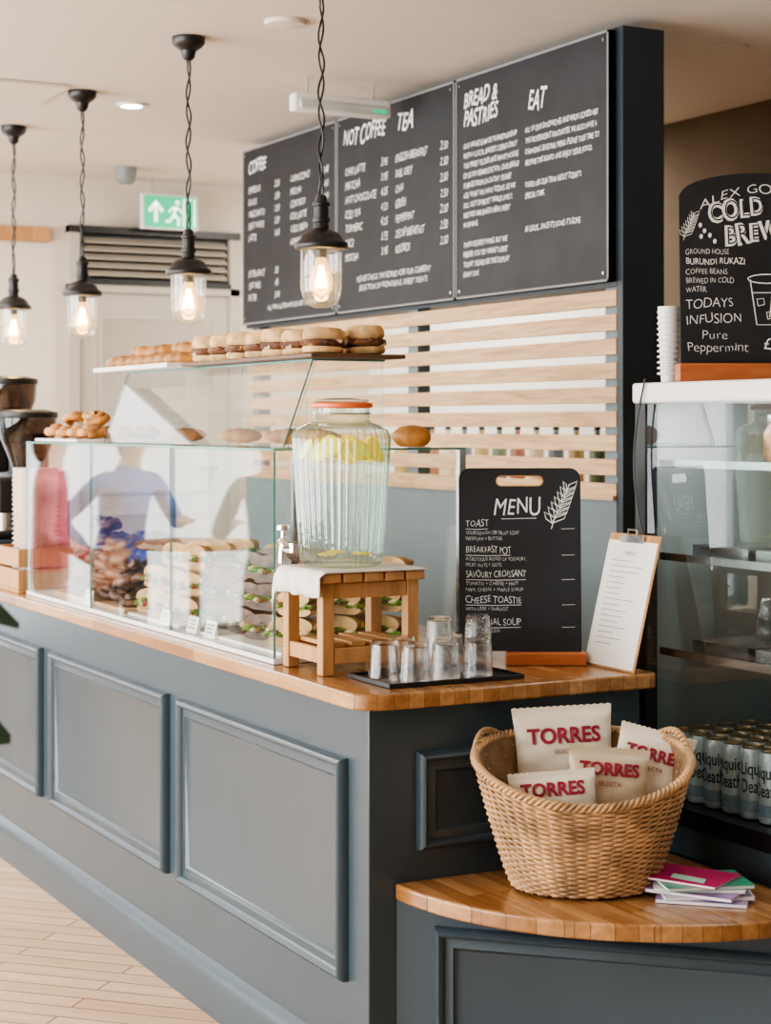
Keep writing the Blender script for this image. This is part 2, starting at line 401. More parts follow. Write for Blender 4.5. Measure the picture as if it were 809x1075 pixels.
def disc(name,lab,cat,x,y,rr,h,mat,mat2=None):
    m=MB(); m.lathe([(rr*.6,-h),(rr*.92,-h*.8),(rr,-.004),(rr,-.0005)],mat,28)
    if mat2: m.lathe([(rr*.6,-h-.002),(rr*.72,-h-.001)],mat2,28)
    return thing(name,lab,cat,loc=(x,y,CEIL),mb=m)
disc('smoke_detector','round off-white smoke detector on the ceiling','smoke detector',-1.83,.62,.075,.018,ceilm)
disc('ceiling_speaker','flat round recessed ceiling speaker, beige','speaker',-1.46,2.26,.075,.012,ceilm)
disc('security_camera','small grey dome security camera on ceiling near door','camera',-5.5,1.35,.06,.09,greytrim)
disc('recessed_downlight','small glowing recessed ceiling downlight with white rim','downlight',-3.63,.707,.065,.012,whitep,ledlit)
r=thing('emergency_light','long pale emergency light fitting with green indicator under ceiling','light fixture',loc=(-2.73,1.28,2.86))
MB().box(-.03,.03,-.22,.22,0,.075,whitep).obj('light_housing',r,bevel=.012)
MB().box(-.02,.045,-.2,.2,.008,.045,P('frosted_diffuser',(.55,.58,.54),.3)).obj('diffuser',r,bevel=.008)
MB().box(.045,.048,.13,.19,.014,.028,signgreen).obj('green_indicator',r)
for y in(-.15,.15): MB().tube([(0,y,.075),(0,y,.139)],.006,steel,6).obj('mounting_rod',r)

# ---------------- counter ----------------
r=thing('service_counter','slate-blue panelled cafe counter with moulded rectangular panels','counter',loc=(-2,.4,FZ))
MB().box(-4,0,0,.8,FZ,.91,slate).obj('counter_body',r,w=True,bevel=.003)
PR=[(0,0),(0,.014),(.005,.024),(.013,.029),(.021,.024),(.026,.012),(.030,.012),(.046,.015),(.052,.006),(.060,.003)]
for x0,x1 in((-1.22,-.11),(-2.49,-1.33),(-3.76,-2.62)):
    MB().frame(x0,x1,.22,.772,PR,slate).obj('moulded_panel',r,w=True)
MB().frame(.13,.74,.555,.795,PR,slate,RZ(rad(90))).obj('side_panel',r,w=True)
m=MB()
m.add([(-4,0,.045),(-4,-.018,.03),(-4,-.03,.0),(-4,-.03,FZ),(-4,0,FZ),(.03,0,.045),(.03,-.018,.03),(.03,-.03,.0),(.03,-.03,FZ),(.03,0,FZ)],
  [(0,1,6,5),(1,2,7,6),(2,3,8,7),(0,4,3,2,1),(5,6,7,8,9)],slate)
m.box(0.001,.03,0,.06,FZ,.045,slate)
m.obj('plinth_moulding',r,w=True)
m=MB()
out=[(-4.02,-.05),(-.03,-.05)]
for k in range(1,9):
    a=rad(-90+90*k/8); out.append((-.03+.08*math.cos(a),.03+.08*math.sin(a)))
out+=[(.05,.80)]
for k in range(1,5):
    a=rad(90*k/4); out.append((.02+.03*math.cos(a),.80+.03*math.sin(a)))
out+=[(-4.02,.83)]
m.prism(out,.91,.95,block)
thing('worktop','long butcher-block wooden worktop with rounded corner on the counter','worktop',mb=m,bevel=.006)
r=thing('corner_bench','low slate-blue corner bench cabinet with recessed moulded panel','bench',loc=(.25,.6,FZ))
MB().prism([(.002,.075),(.755,.835),(.755,.855),(.002,.855)],FZ,.44,slate).obj('bench_body',r,w=True)
L=math.hypot(.753,.76); T=RZ(math.atan2(.76,.753),(.002,.075,0))
MB().frame(.10,L-.1,.06,.385,PR,slate,T).obj('moulded_panel',r,w=True)
MB().box(0,L,-.02,0,FZ,-.03,slate,T).obj('plinth_moulding',r,w=True)
out=[(.002+.70*math.cos(rad(a)),.77+.70*math.sin(rad(a))) for a in range(-90,1,5)]+[(.702,.855),(.002,.855)]
m=MB().prism(out,.44,.48,block)
thing('bench_top','quarter-round butcher-block top on the corner bench','worktop',mb=m,bevel=.006)

# ---------------- screen with slats ----------------
r=thing('slatted_screen','tall slate-painted screen with pale horizontal wooden slats','screen',loc=(-2.8,1.68,FZ))
MB().box(-4.43,-1.24,1.60,1.77,2.075,2.965,slate_d).obj('upper_panel',r,w=True)
MB().box(-1.24,-1.205,1.60,1.775,FZ,2.965,slate_d).obj('end_post',r,w=True,bevel=.003)
m=MB()
for k in range(9):
    z=2.062-.0835*k; m.box(-4.4,-1.242,1.598,1.62,z-.056,z,pine)
m.obj('slats',r,w=True,bevel=.002)
for x in(-4.40,-2.78,-1.34): MB().box(x,x+.085,1.622,1.68,1.33,2.075,slate_l).obj('upright',r,w=True)
MB().box(-4.43,-1.242,1.60,1.70,FZ,1.335,slate_l).obj('lower_panel',r,w=True)
MB().box(-4.43,-1.242,1.585,1.72,1.336,1.352,pine).obj('ledge',r,w=True)

def bigboard(x0,lab,texts):
    W=1.045;H=.865
    r=thing('menu_board',lab,'menu board',loc=(x0,1.58,2.09),group='chalk menu boards above the counter')
    MB().box(0,W,-.01,.018,0,H,chalkb).obj('board_panel',r)
    m=MB()
    for a in((0,W,0,.008),(0,W,H-.008,H),(0,.008,0,H),(W-.008,W,0,H)): m.box(a[0],a[1],-.013,.018,a[2],a[3],greytrim)
    m.obj('board_frame',r)
    for x,z in((.03,.03),(W-.03,.03),(.03,H-.03),(W-.03,H-.03)): MB().lathe([(.006,-.002),(.006,.002)],steel,8,T=Matrix.Translation((x,-.012,z))@Matrix.Rotation(rad(90),4,'X')).obj('fixing_screw',r)
    m=MB(); 
    for t in texts: 
        b,x,z,s=t[:4]; kw=t[4] if len(t)>4 else {}
        m.text(b,x,z,s,kw.pop('mat',chalkw),y=-.012,shear=.3,**kw)
    m.obj('chalk_lettering',r,flip=False,smooth=0)
H1=lambda w:dict(off=.001,wfit=w)
bt=lambda **k:dict(off=.0,line=1.34,xs=.74,mat=chalkw,**k)
bigboard(-4.40,'large black chalk menu board headed COFFEE',[
 ('COFFEE',.07,.745,.085,H1(.21)),
 ('ESPRESSO\nBLACK\nMACCHIATO\nFLAT WHITE\nLATTE\n\n\nEXTRA SHOT\nOAT MILK\nFILTER',.07,.645,.044,bt()),
 ('2.50\n2.80\n2.80\n3.20\n3.40\n\n\n.50\n.40\n3.00',.38,.645,.044,bt()),
 ('CAPPUCCINO\nMOCHA\nCORTADO\nICED LATTE\nCOLD BREW\nAMERICANO',.56,.645,.044,bt()),
 ('3.40\n3.60\n3.00\n3.60\n3.50\n2.90',.91,.645,.044,bt()),
 ('ALL MILK ALTERNATIVES ARE .40 EXTRA',.3,.06,.032,dict(off=.0,wfit=.55))])
bigboard(-3.345,'large black chalk menu board headed NOT COFFEE and TEA',[
 ('NOT COFFEE',.06,.735,.105,H1(.40)),('TEA',.56,.735,.105,H1(.13)),
 ('CHAI LATTE\nMATCHA\nHOT CHOCOLATE\nICED TEA\nTURMERIC\nJUICE\nMOCHA',.08,.605,.047,bt()),
 ('3.95\n3.95\n4.25\n4.25\n4.25\n3.75\n3.95',.42,.605,.047,bt()),
 ('ENGLISH BREAKFAST\nEARL GREY\nCHAI\nGREEN\nPEPPERMINT\nDECAF BREAKFAST\nROOIBOS',.55,.605,.047,dict(off=.0,line=1.34,xs=.62)),
 ('2.50\n2.50\n2.50\n2.50\n2.50\n2.50\n2.50',.93,.605,.047,bt()),
 ('PLEASE CHECK THE BOARD FOR OUR CURRENT\nSELECTION OF WONDERFUL SWEET TREATS',.52,.13,.034,dict(align='CENTER',off=.0,line=1.2,wfit=.66))])
bigboard(-2.29,'large black chalk menu board headed BREAD & PASTRIES and EAT',[
 ('BREAD &\nPASTRIES',.06,.745,.088,dict(off=.0012,line=.85,wfit=.26)),('EAT',.53,.665,.105,H1(.13)),
 ('OUR BREAD IS MADE IN PARTNERSHIP\nWITH A LOCAL BAKERY, USING ONLY\nTHE FINEST FLOUR AND MANY HOURS\nOF SLOW FERMENTATION. OUR BREAD\nIS MADE FRESH EACH DAY. PLEASE\nASK WHAT WE HAVE TODAY, AS WE\nSELL OUT OF MOST THINGS EARLY.\nPASTRIES ARE BAKED HERE EVERY\nMORNING.\n\nTHERE IS EVERYTHING, BUT WE\nPREFER YOU TRY WHAT IS BEST\nTODAY. PLEASE SEE THE DISPLAY\nEVERY DAY.',.06,.585,.029,dict(off=.0002,line=1.33,wfit=.41)),
 ('ALL OF OUR SANDWICHES AND MADE GOODS ARE\nTHE INDEPENDENT FAVOURITES. WE ALSO HAVE A\nCHANGING SEASONAL MENU. PLEASE TAKE TIME TO\nBROWSE THE BOARD AND ENJOY YOUR FOOD.\n\nPLEASE ASK OUR TEAM ABOUT TODAY\'S\nSPECIAL ITEMS.\n\n\nBE QUICK....ONCE IT\'S GONE, IT\'S GONE.',.51,.585,.029,dict(off=.0002,line=1.40,wfit=.48))])

thing('back_shelf','long pale wooden shelf on the tiled wall behind the screen','shelf',mb=MB().box(-5.5,-3.25,2.85,3.098,1.28,1.31,pine),centre=True)
cols=[(.42,.30,.12),(.14,.20,.12),(.34,.16,.10),(.60,.50,.34),(.14,.17,.20)]
for k in range(12):
    c=P('bottle_colour_%d'%k,cols[k%5],.3)
    m=MB().lathe([(.038,0),(.040,.01),(.040,.16),(.032,.19),(.014,.22),(.014,.255)],c,20)
    b=thing('bottle','muted syrup bottle standing on the shelf behind the slats','bottle',loc=(-5.3+k*.18,2.95,1.311),group='bottles on the back shelf',mb=m)
    MB().lathe([(.016,.256),(.016,.28)],black,16).obj('bottle_cap',b)
    MB().lathe([(.0405,.05),(.0405,.12)],paper,20,cap=False).obj('bottle_label',b)

# ---------------- pendant lamps ----------------
def lamp(x,y=.42,first=None):
    if first: return dup(first,(x,y,1.957))
    r=thing('pendant_lamp','black industrial pendant lamp with clear jar glass and glowing filament bulb','pendant lamp',loc=(x,y,1.957),group='row of pendant lamps over the counter')
    prof=[(.003,0),(.024,.002),(.044,.012),(.057,.03),(.0635,.058),(.065,.12),(.064,.19)]
    MB().lathe(prof,glsl,40,cap=False).obj('glass_shade',r)
    cap=[(.066,.180),(.080,.182),(.083,.188),(.083,.196),(.079,.202),(.070,.206),(.062,.222),(.048,.234),(.034,.240),(.024,.245),(.0225,.262),(.027,.264),(.027,.276),(.0225,.278),(.0225,.312),(.027,.314),(.027,.324),(.019,.328),(.016,.345),(.006,.35)]
    MB().lathe(cap,black,40).obj('metal_cap',r)
    m=MB(); m.tube([(.014*math.cos(a),0,.365+.02*math.sin(a)) for a in [k*math.pi/8 for k in range(16)]],.004,black,6,closed=True); m.obj('hanging_loop',r)
    MB().lathe([(.015,.155),(.018,.178)],black,16).obj('bulb_socket',r)
    MB().lathe([(.002,.030),(.020,.038),(.034,.058),(.037,.080),(.032,.108),(.020,.138),(.016,.155)],amber,24,cap=False).obj('bulb',r)
    m=MB()
    for k in range(6):
        a=k*math.pi/3; m.tube([(.006*math.cos(a),.006*math.sin(a),.130),(.017*math.cos(a+.3),.017*math.sin(a+.3),.062)],.0015,filam,5)
    m.lathe([(.002,.060),(.010,.070),(.011,.092),(.004,.12)],bulbglow,12)
    m.obj('filament',r)
    ztop=CEIL-1.957
    m=MB()
    for ph,am in((0,.010),(2.2,.008)):
        m.tube([(am*math.sin(k*.42+ph)*(1 if 3<k<52 else .3),am*.6*math.cos(k*.36+ph),.385+(ztop-.07-.385)*k/55) for k in range(56)],.0035,black,6)
    m.obj('twisted_cord',r)
    MB().lathe([(.012,ztop-.085),(.022,ztop-.075),(.028,ztop-.05),(.050,ztop-.035),(.060,ztop-.022),(.060,ztop-.001)],black,32).obj('ceiling_rose',r)
    return r
L0=lamp(-1.133)
for x in(-2.235,-3.44,-4.45): lamp(x,first=L0)

# ---------------- display case ----------------
X0,X1,YB,ZT=-2.84,-.56,.60,1.533
r=thing('glass_display_case','long clear glass food display case standing on wooden worktop','display case',loc=(-1.7,.3,.951))
MB().box(X0,X1,0,YB,.951,.966,whitep).obj('deck',r,w=True,bevel=.002)
def pane(x0,x1,y0,y1,z0,z1,name='glass_pane'):
    m=MB().box(x0,x1,y0,y1,z0,z1,gls); m.ms.append(glsedge)
    d=(x1-x0,y1-y0,z1-z0); ax=d.index(min(d))
    keep={0:(3,5),1:(2,4),2:(0,1)}[ax]
    for i in range(6):
        if i not in keep: m.mi[i]=1
    m.obj(name,r,w=True,smooth=0)
pane(X0,X0+.75*1,0,.006,.967,ZT-.007,'front_pane'); pane(X0+.754,X0+1.51,0,.006,.967,ZT-.007,'front_pane'); pane(X0+1.514,X1,0,.006,.967,ZT-.007,'front_pane')
pane(X1-.008,X1,.007,YB,.967,ZT-.007,'side_pane'); pane(X0,X0+.008,.007,YB,.967,ZT-.007,'side_pane')
pane(X0,X1,0,YB,ZT-.006,ZT,'top_pane')
for x in (X0,(X0+X1)/2,X1-.02): MB().box(x,x+.02,YB-.02,YB,.967,ZT-.007,steel).obj('rear_post',r,w=True)
UX0,UX1,UZ=-2.28,-.75,1.785
r=thing('pastry_case','angled clear glass pastry case on top of the display','display case',loc=(-1.5,.28,ZT))
def quad(a,b,c,d,t,name):
    a,b,c,d=map(Vector,(a,b,c,d)); n=(b-a).cross(d-a).normalized()*t
    m=MB().add([a,b,c,d,a+n,b+n,c+n,d+n],[(0,1,2,3),(7,6,5,4)],gls).add([a,b,c,d,a+n,b+n,c+n,d+n],[(0,4,5,1),(1,5,6,2),(2,6,7,3),(3,7,4,0)],glsedge)
    m.obj(name,r,w=True,smooth=0)
quad((UX0,.12,ZT+.001),(UX1,.12,ZT+.001),(UX1,.21,UZ-.006),(UX0,.21,UZ-.006),.005,'sloped_front_pane')
quad((UX0,.206,UZ-.005),(UX1,.206,UZ-.005),(UX1,.44,UZ-.005),(UX0,.44,UZ-.005),.005,'top_pane')
for x in(UX0,UX0+.51,UX0+1.02,UX1):
    quad((x,.13,ZT+.001),(x,.43,ZT+.001),(x,.43,UZ-.006),(x,.215,UZ-.006),.005,'divider_pane')

# ---------------- food ----------------
def roll(mat,rx,ry,rz,lump=.06):
    return MB().blob((0,0,rz*.85),rx,ry,rz,mat,18,10,lump,flat=.15)
def croissant_mesh(mat):
    m=MB(); pts=[];rs=[]
    for k in range(33):
        t=k/32; a=rad(200+140*t); pts.append((.082*math.cos(a),.082*math.sin(a)+.07,.020)); 
        rs.append((.004+.021*math.sin(math.pi*t)**.8)*(1+.16*abs(math.sin(t*math.pi*5.5))))
    m.tube(pts,rs,mat,12); return m
def swirl_mesh(mat):
    m=MB(); pts=[];rs=[]
    for k in range(60):
        t=k/59; a=t*4.2*math.pi; q=.048*(1-t*.85); pts.append((q*math.cos(a),q*math.sin(a),.016+.026*t)); rs.append(.016*(1+.08*math.sin(k*1.3)))
    m.tube(pts,rs,mat,9); return m
thing('paper_tray','white paper-lined tray holding croissants on top of pastry case','tray',mb=MB().box(-2.40,-1.68,.13,.47,UZ+.001,UZ+.006,paper).box(-2.41,-1.67,.12,.13,UZ+.001,UZ+.016,paper).box(-2.41,-1.67,.47,.48,UZ+.001,UZ+.016,paper).box(-2.41,-2.40,.13,.47,UZ+.001,UZ+.016,paper).box(-1.68,-1.67,.13,.47,UZ+.001,UZ+.016,paper),centre=True)
cro=thing('croissant','flat golden croissant with ridged crust','croissant',loc=(-2.33,.22,UZ+.0135),rot=(0,0,YAW),group='croissants heaped on the paper tray',mb=croissant_mesh(crust))
for i in range(7):
    for j in range(2):
        if i==0 and j==0: continue
        dup(cro,(-2.33+i*.096,.215+j*.165,UZ+.0135),(0,0,YAW+random.uniform(-.12,.12)),random.uniform(.84,.93))
for i in range(5):
    dup(cro,(-2.27+i*.105,.27+.05*(i%2),UZ+.052),(random.uniform(-.12,.12),random.uniform(-.1,.1),YAW+random.uniform(-.5,.5)),random.uniform(.84,.93))
thing('serving_board','dark wooden serving board holding filled muffins','serving board',mb=MB().box(-1.64,-.66,.16,.46,UZ+.001,UZ+.013,P('dark_board_wood',(.12,.06,.03),.5)),centre=True,bevel=.003)
def muffin():
    r=thing('filled_muffin','toasted golden muffin sandwich with dark browned filling','sandwich',loc=(-1.57,.235,UZ+.014),group='filled muffins on the serving board')
    MB().lathe([(.046,0),(.058,.003),(.062,.012),(.058,.022),(.03,.023)],toast,26,rib=.02,nrib=4).obj('bottom_half',r)
    m=MB().lathe([(.04,.0235),(.060,.025),(.064,.032),(.061,.043),(.03,.0435)],patty,28,rib=.05,nrib=7)
    for k in range(8):
        a=k*.785; m.blob((.054*math.cos(a),.054*math.sin(a),.028+.010*(k%3)*.6),.014,.012,.008,[crust,patty,cream,darkcrust][k%4],9,5,.3)
    m.obj('filling',r)
    MB().lathe([(.03,.044),(.056,.045),(.062,.054),(.060,.070),(.050,.083),(.0,.088)],toast,26,rib=.025,nrib=3).obj('top_half',r)
    return r
mf=muffin()
for i in range(7):
    for j in range(2):
        if i==0 and j==0: continue
        dup(mf,(-1.57+i*.138,.235+j*.138,UZ+.014),(random.uniform(-.04,.04),random.uniform(-.04,.04),random.uniform(0,6)),(random.uniform(.92,1.03),)*2+(random.uniform(.85,1.02),))
thing('bun_tray','thin white tray of glazed pastries on the glass display top','tray',mb=MB().box(-2.83,-2.33,.03,.40,ZT+.001,ZT+.012,whitep),centre=True,bevel=.003)
bun=thing('glazed_bun','shiny brown glazed swirl bun','bun',loc=(-2.77,.10,ZT+.0125),group='glazed buns on the tray',mb=swirl_mesh(crust))
for i in range(4):
    for j in range(3):
        if i or j: dup(bun,(-2.77+i*.125,.10+j*.115,ZT+.0125),(0,0,random.uniform(0,6)),random.uniform(.85,.9))
for i in range(3):
    dup(bun,(-2.71+i*.12,.155+.03*(i%2),ZT+.068),(random.uniform(-.3,.3),.2,random.uniform(0,6)),.9)
pc=dup(cro,(-.93,.30,ZT+.011),(0,0,.5),.9); pc['group']='pastries in the upper case'; pc['label']='golden baked croissant inside the angled glass case'
for x,y in((-1.13,.31),(-1.50,.31),(-1.98,.31)): dup(pc,(x,y,ZT+.011),(0,0,random.uniform(-.3,.3)+YAW))
pb=thing('bread_roll','brown crusty loaf end resting on the glass display top','bread roll',loc=(-.64,.47,ZT+.001),rot=(0,0,YAW+.1),mb=roll(crust,.058,.038,.034))
thing('food_board','pale wooden board under the dark pastries in the display','serving board',mb=MB().box(-2.62,-1.86,.04,.46,.9665,.982,pine),centre=True,bevel=.003)
dr=thing('swirl_pastry','dark glazed swirled pastry','pastry',loc=(-2.55,.105,.9825),group='dark swirled pastries piled in the display',mb=swirl_mesh(darkcrust))
for l in range(5):
    nx=6-l; ny=(3,3,2,2,1)[l]
    for i in range(nx):
        for j in range(ny):
            if l==0 and i==0 and j==0: continue
            dup(dr,(-2.55+l*.062+i*.124,.105+(.06*(l%2))+j*.13,.9825+l*.060),(random.uniform(-.3,.3),random.uniform(-.3,.3),random.uniform(0,6)),random.uniform(.9,1.0))
def sandwich(loc,label,breadm,g,w=.13,d=.09,fill=None):
    r=thing('sandwich',label,'sandwich',loc=loc,group=g); fill=fill or [lettuce,tomato,cream]
    MB().blob((0,0,.016),w/2,d,.018,breadm,22,8,.05,flat=.2,front=0).obj('bottom_half',r)
    m=MB()
    for k in range(9):
        x=-w*.42+w*.84*k/8; m.blob((x,-.004+random.uniform(-.006,.006),.036+random.uniform(-.006,.006)),random.uniform(.010,.018),.016,random.uniform(.006,.012),fill[k%len(fill)],9,5,.4)
    for k in range(6):
        a=math.pi*(k+.5)/6; m.blob((w*.42*math.cos(a),d*.72*math.sin(a),.036),.02,.018,.010,fill[(k+1)%len(fill)],9,5,.4)
    m.blob((0,0,.036),w*.45,d*.8,.009,cream,16,6,.06,front=0); m.obj('filling',r)
    MB().blob((0,0,.058),w/2*.97,d*.95,.026,breadm,22,8,.07,flat=.3,front=0).obj('top_half',r)
    return r
def fillrow(proto,x0,nx,dx,y0,ny,dy,z0,lay=2,tl=.25):
    for i in range(nx):
        for j in range(ny):
            for l in range(lay):
                if i==0 and j==0 and l==0: continue
                if l==lay-1 and (i+j)%3==0: continue
                dup(proto,(x0+i*dx+random.uniform(-.005,.005),y0+j*dy+l*.012,z0+l*.082),(random.uniform(-.06,.06),random.uniform(-.06,.06),random.uniform(-tl,tl)+.5),random.uniform(.86,.96))
thing('food_board','white tray of filled sandwiches in the display','tray',mb=MB().box(-1.82,-1.36,.04,.50,.9665,.976,whitep),centre=True,bevel=.002)
sw=sandwich((-1.73,.09,.9765),'thick pale cut sandwich stuffed with green salad',bread,'sandwiches in the display',w=.14,fill=[lettuce,cream,lettuce,tomato])
sw.rotation_euler=(0,0,.5)
fillrow(sw,-1.73,3,.145,.09,3,.145,.9765,3)
thing('food_board','white tray of dark filled flatbreads in the display','tray',mb=MB().box(-1.30,-.60,.04,.54,.9665,.976,whitep),centre=True,bevel=.002)
sw2=sandwich((-1.21,.12,.9765),'dark-crusted cut sandwich layered with greens and cheese',darkcrust,'dark sandwiches in the display',w=.15,fill=[lettuce,lettuce,cream,crust])
sw2.rotation_euler=(0,0,.5)
fillrow(sw2,-1.21,3,.158,.12,3,.145,.9765,3)
sw3=sandwich((-.71,.12,.9765),'pale cut sandwich with creamy and green filling',bread,'pale layered sandwiches in the display',w=.14,fill=[lettuce,darkcrust,lettuce,cream])
sw3.rotation_euler=(0,0,.8)
fillrow(sw3,-.71,1,.1,.12,3,.145,.9765,3)
for k,(x,y) in enumerate(((-1.22,.025),(-1.08,.025),(-1.45,.025),(-2.2,.025))):
    m=MB().add([(-.04,0,0),(.04,0,0),(.04,.012,.05),(-.04,.012,.05),(-.04,.014,0),(.04,.014,0)],[(0,1,2,3),(3,2,5,4),(0,3,4),(1,5,2)],paper)
    for q in range(3): m.stroke([(-.03,.038-.011*q),(.025-.01*(q%2),.038-.011*q)],.0025,black,y=0,T=Matrix.Translation((0,-.0012,0))@Matrix(((1,0,0,0),(0,1,.24,0),(0,0,1,0),(0,0,0,1))))
    thing('price_card','small white folded price card','card',loc=(x,y,.9675),group='price cards in the display',mb=m,smooth=0,flip=False)

# ---------------- stool, cloth, drinks jar ----------------
r=thing('wooden_stool','chunky honey-coloured slatted wooden crate stand on the worktop','stool',loc=(-.41,.155,.951))
for x in(-.122,.088):
    for y in(-.140,.108): MB().box(x,x+.034,y,y+.034,0,.240,oak).obj('leg',r,bevel=.003)
m=MB()
for y in(-.150,-.089,-.028,.033,.094): m.box(-.145,.145,y,y+.054,.2405,.265,oak)
m.obj('slatted_top',r,bevel=.004)
for z in(.198,.030):
    for a in((-.087,.087,-.136,-.118),(-.087,.087,.118,.136),(-.118,-.098,-.105,.107),(.100,.120,-.105,.107)): MB().box(*a,z,z+.040,oak).obj('rail',r,bevel=.002)
for y in(-.105,-.045,.015,.075): MB().box(-.097,.099,y,y+.04,.071,.082,oak).obj('lower_slat',r)
m=MB(); n=28; vs=[];fs=[]
for i in range(n+1):
    for j in range(n+1):
        x=-.175+.31*i/n; y=-.185+.335*j/n; z=.2675
        ex=max(0,-.149-x); ey=max(0,-.155-y)
        z-= (ex+ey)*2.1; 
        xx=x+ex*.9-(.003 if ex else 0); yy=y+ey*.85-(.003 if ey else 0)
        z+=.0025*math.sin(x*60+y*35)*(1 if ex or ey else 0)
        if ex or ey: xx+=.004*math.sin(y*90); yy+=.004*math.sin(x*80)
        vs.append((xx,yy,z))
for i in range(n):
    for j in range(n): a=i*(n+1)+j; fs.append((a,a+1,a+n+2,a+n+1))
m.add(vs,fs,cloth)
o=thing('linen_cloth','folded off-white linen cloth draped over the wooden stand','cloth',loc=(-.385,.155,.951),mb=m,smooth=80)
q=o.modifiers.new('t','SOLIDIFY'); q.thickness=.004; q.offset=1
JZ=1.2235
r=thing('drinks_dispenser','large ribbed glass water dispenser with lemon slices and tap','drinks dispenser',loc=(-.420,.135,JZ))
prof=[(.085,.002),(.100,.004),(.109,.015),(.112,.05),(.119,.15),(.126,.27),(.129,.325),(.128,.345),(.120,.362),(.100,.374),(.080,.380),(.075,.388),(.075,.418)]
MB().lathe(prof[:9],glsj,320,rib=.020,nrib=40,cap=False).lathe(prof[8:],glsj,112,cap=False).lathe([(.085,.002),(.04,.0015),(.001,.0015)],glsj,64,cap=False).obj('ribbed_jar',r,smooth=70)
MB().lathe([(.080,.012),(.098,.02),(.104,.06),(.111,.16),(.118,.27),(.120,.328),(.04,.329)],water,64).obj('water',r)
random.seed(11)
for k in range(26):
    a=k*2.4; rr=(.098,.090,.045)[k%3]; z=.300+.018*random.random()
    tl=(1.05,1.3,.15)[k%3]+random.uniform(-.25,.25)
    T=Matrix.Translation((rr*math.cos(a),rr*math.sin(a),z))@Matrix.Rotation(a,4,'Z')@Matrix.Rotation(tl,4,'Y')
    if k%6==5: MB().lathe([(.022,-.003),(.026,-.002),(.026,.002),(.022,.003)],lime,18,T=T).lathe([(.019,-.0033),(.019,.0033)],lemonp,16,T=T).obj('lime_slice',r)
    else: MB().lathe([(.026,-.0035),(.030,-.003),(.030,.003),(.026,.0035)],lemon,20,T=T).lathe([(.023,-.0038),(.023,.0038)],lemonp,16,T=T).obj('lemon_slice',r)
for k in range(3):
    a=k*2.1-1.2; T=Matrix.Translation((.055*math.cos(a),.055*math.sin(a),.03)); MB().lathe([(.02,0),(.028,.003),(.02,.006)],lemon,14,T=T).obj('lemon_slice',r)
MB().lathe([(.076,.4185),(.083,.421),(.083,.430),(.076,.433)],orangeR,48).obj('rubber_seal',r)
MB().lathe([(.066,.4335),(.074,.436),(.072,.441),(.04,.445),(.012,.446)],glsj,48).obj('glass_lid',r)
m=MB(); m.tube([(.077*math.cos(a),.077*math.sin(a),.404) for a in [k*math.pi/20 for k in range(40)]],.0025,steel,6,closed=True)
m.obj('wire_collar',r)
th=math.atan2(-CS,-SN)+.30; T=Matrix.Rotation(th,4,'Z')
m=MB(); m.tube([(.108,0,.05),(.140,0,.05),(.163,0,.05)],.014,chrome,12,T=T).tube([(.158,0,.060),(.162,0,.038),(.162,0,.010)],.011,chrome,12,T=T).lathe([(.022,.038),(.022,.062)],chrome,16,T=T@Matrix.Translation((.128,0,0)))
m.lathe([(.015,.062),(.017,.068),(.008,.078),(.008,.094),(.020,.098),(.018,.110)],chrome,14,T=T@Matrix.Translation((.158,0,0)))
m.obj('chrome_tap',r)

# ---------------- tumblers on tray ----------------
m=MB()
m.box(-.11,.11,-.19,.19,0,.004,blackp)
for a in((-.115,-.11,-.195,.195),(.11,.115,-.195,.195),(-.11,.11,-.195,-.19),(-.11,.11,.19,.195)): m.box(*a,0,.012,blackp)
thing('serving_tray','flat black rectangular tray holding glass tumblers','tray',loc=(-.135,.262,.951),mb=m,bevel=.0015)
tp=[(.0385,0),(.0395,.0015),(.0392,.02),(.0375,.024),(.036,.06),(.033,.09),(.029,.099),(.0003,.100),(.0003,.090),(.026,.088),(.031,.07),(.0345,.03),(.0360,.022),(.0375,.002)]
tum=thing('glass_tumbler','clear faceted glass tumbler standing upside down on tray','glass',loc=(-.14,.115,.9555),group='upturned tumblers on the tray',mb=MB().lathe(tp,tumg,45,rib=.018,nrib=9,loop=True),smooth=28)
for x,y,z in((-.198,.198,0),(-.064,.250,0),(-.066,.345,0),(-.145,.278,0),(-.207,.345,0),(-.140,.390,0),(-.060,.160,0),(-.145,.278,.052),(-.140,.390,.052)):
    dup(tum,(x,y,.9555+z),(0,0,random.uniform(0,3)),scale=(.98,.98,1) if z==0 else (.96,.96,1),label='clear tumbler nested on top of an upturned one' if z else None)

# ---------------- menu stand ----------------
def leafdraw(m,x,z,s,y=-.0145):
    st=[(x,z),(x+.01*s,z+.03*s),(x+.03*s,z+.07*s),(x+.045*s,z+.11*s)]
    m.stroke(st,.0022*s,chalkw,y)
    for k in range(7):
        t=k/7; px=x+.045*s*t**.9+.002; pz=z+.015*s+.095*s*t
        for sd in(-1,1):
            dx,dz=(sd*.030*s*(1-.45*t)+.010*s,.030*s)
            m.stroke([(px,pz),(px+dx*.35-.003*s*sd,pz+dz*.7),(px+dx,pz+dz),(px+dx*.8,pz+dz*.4),(px,pz)],.0024*s,chalkw,y)
W2=.165
bx,by=-.256,.592
r=thing('menu_stand','black chalkboard menu with cut-out handle on orange-brown wooden base','menu stand',loc=(bx,by,.951),rot=(0,0,YAW))
MB().box(-.04,.175,-.030,.030,0,.035,redwood).obj('wooden_base',r,bevel=.004)
H=.53
def arc(cx,cz,rr,a0,a1,n=6): return [(cx+rr*math.cos(rad(a0+(a1-a0)*k/n)),cz+rr*math.sin(rad(a0+(a1-a0)*k/n))) for k in range(n+1)]
out=[(-W2,.036),(W2,.036)]+arc(W2-.03,H-.03,.03,0,90)+arc(-W2+.03,H-.03,.03,90,180)
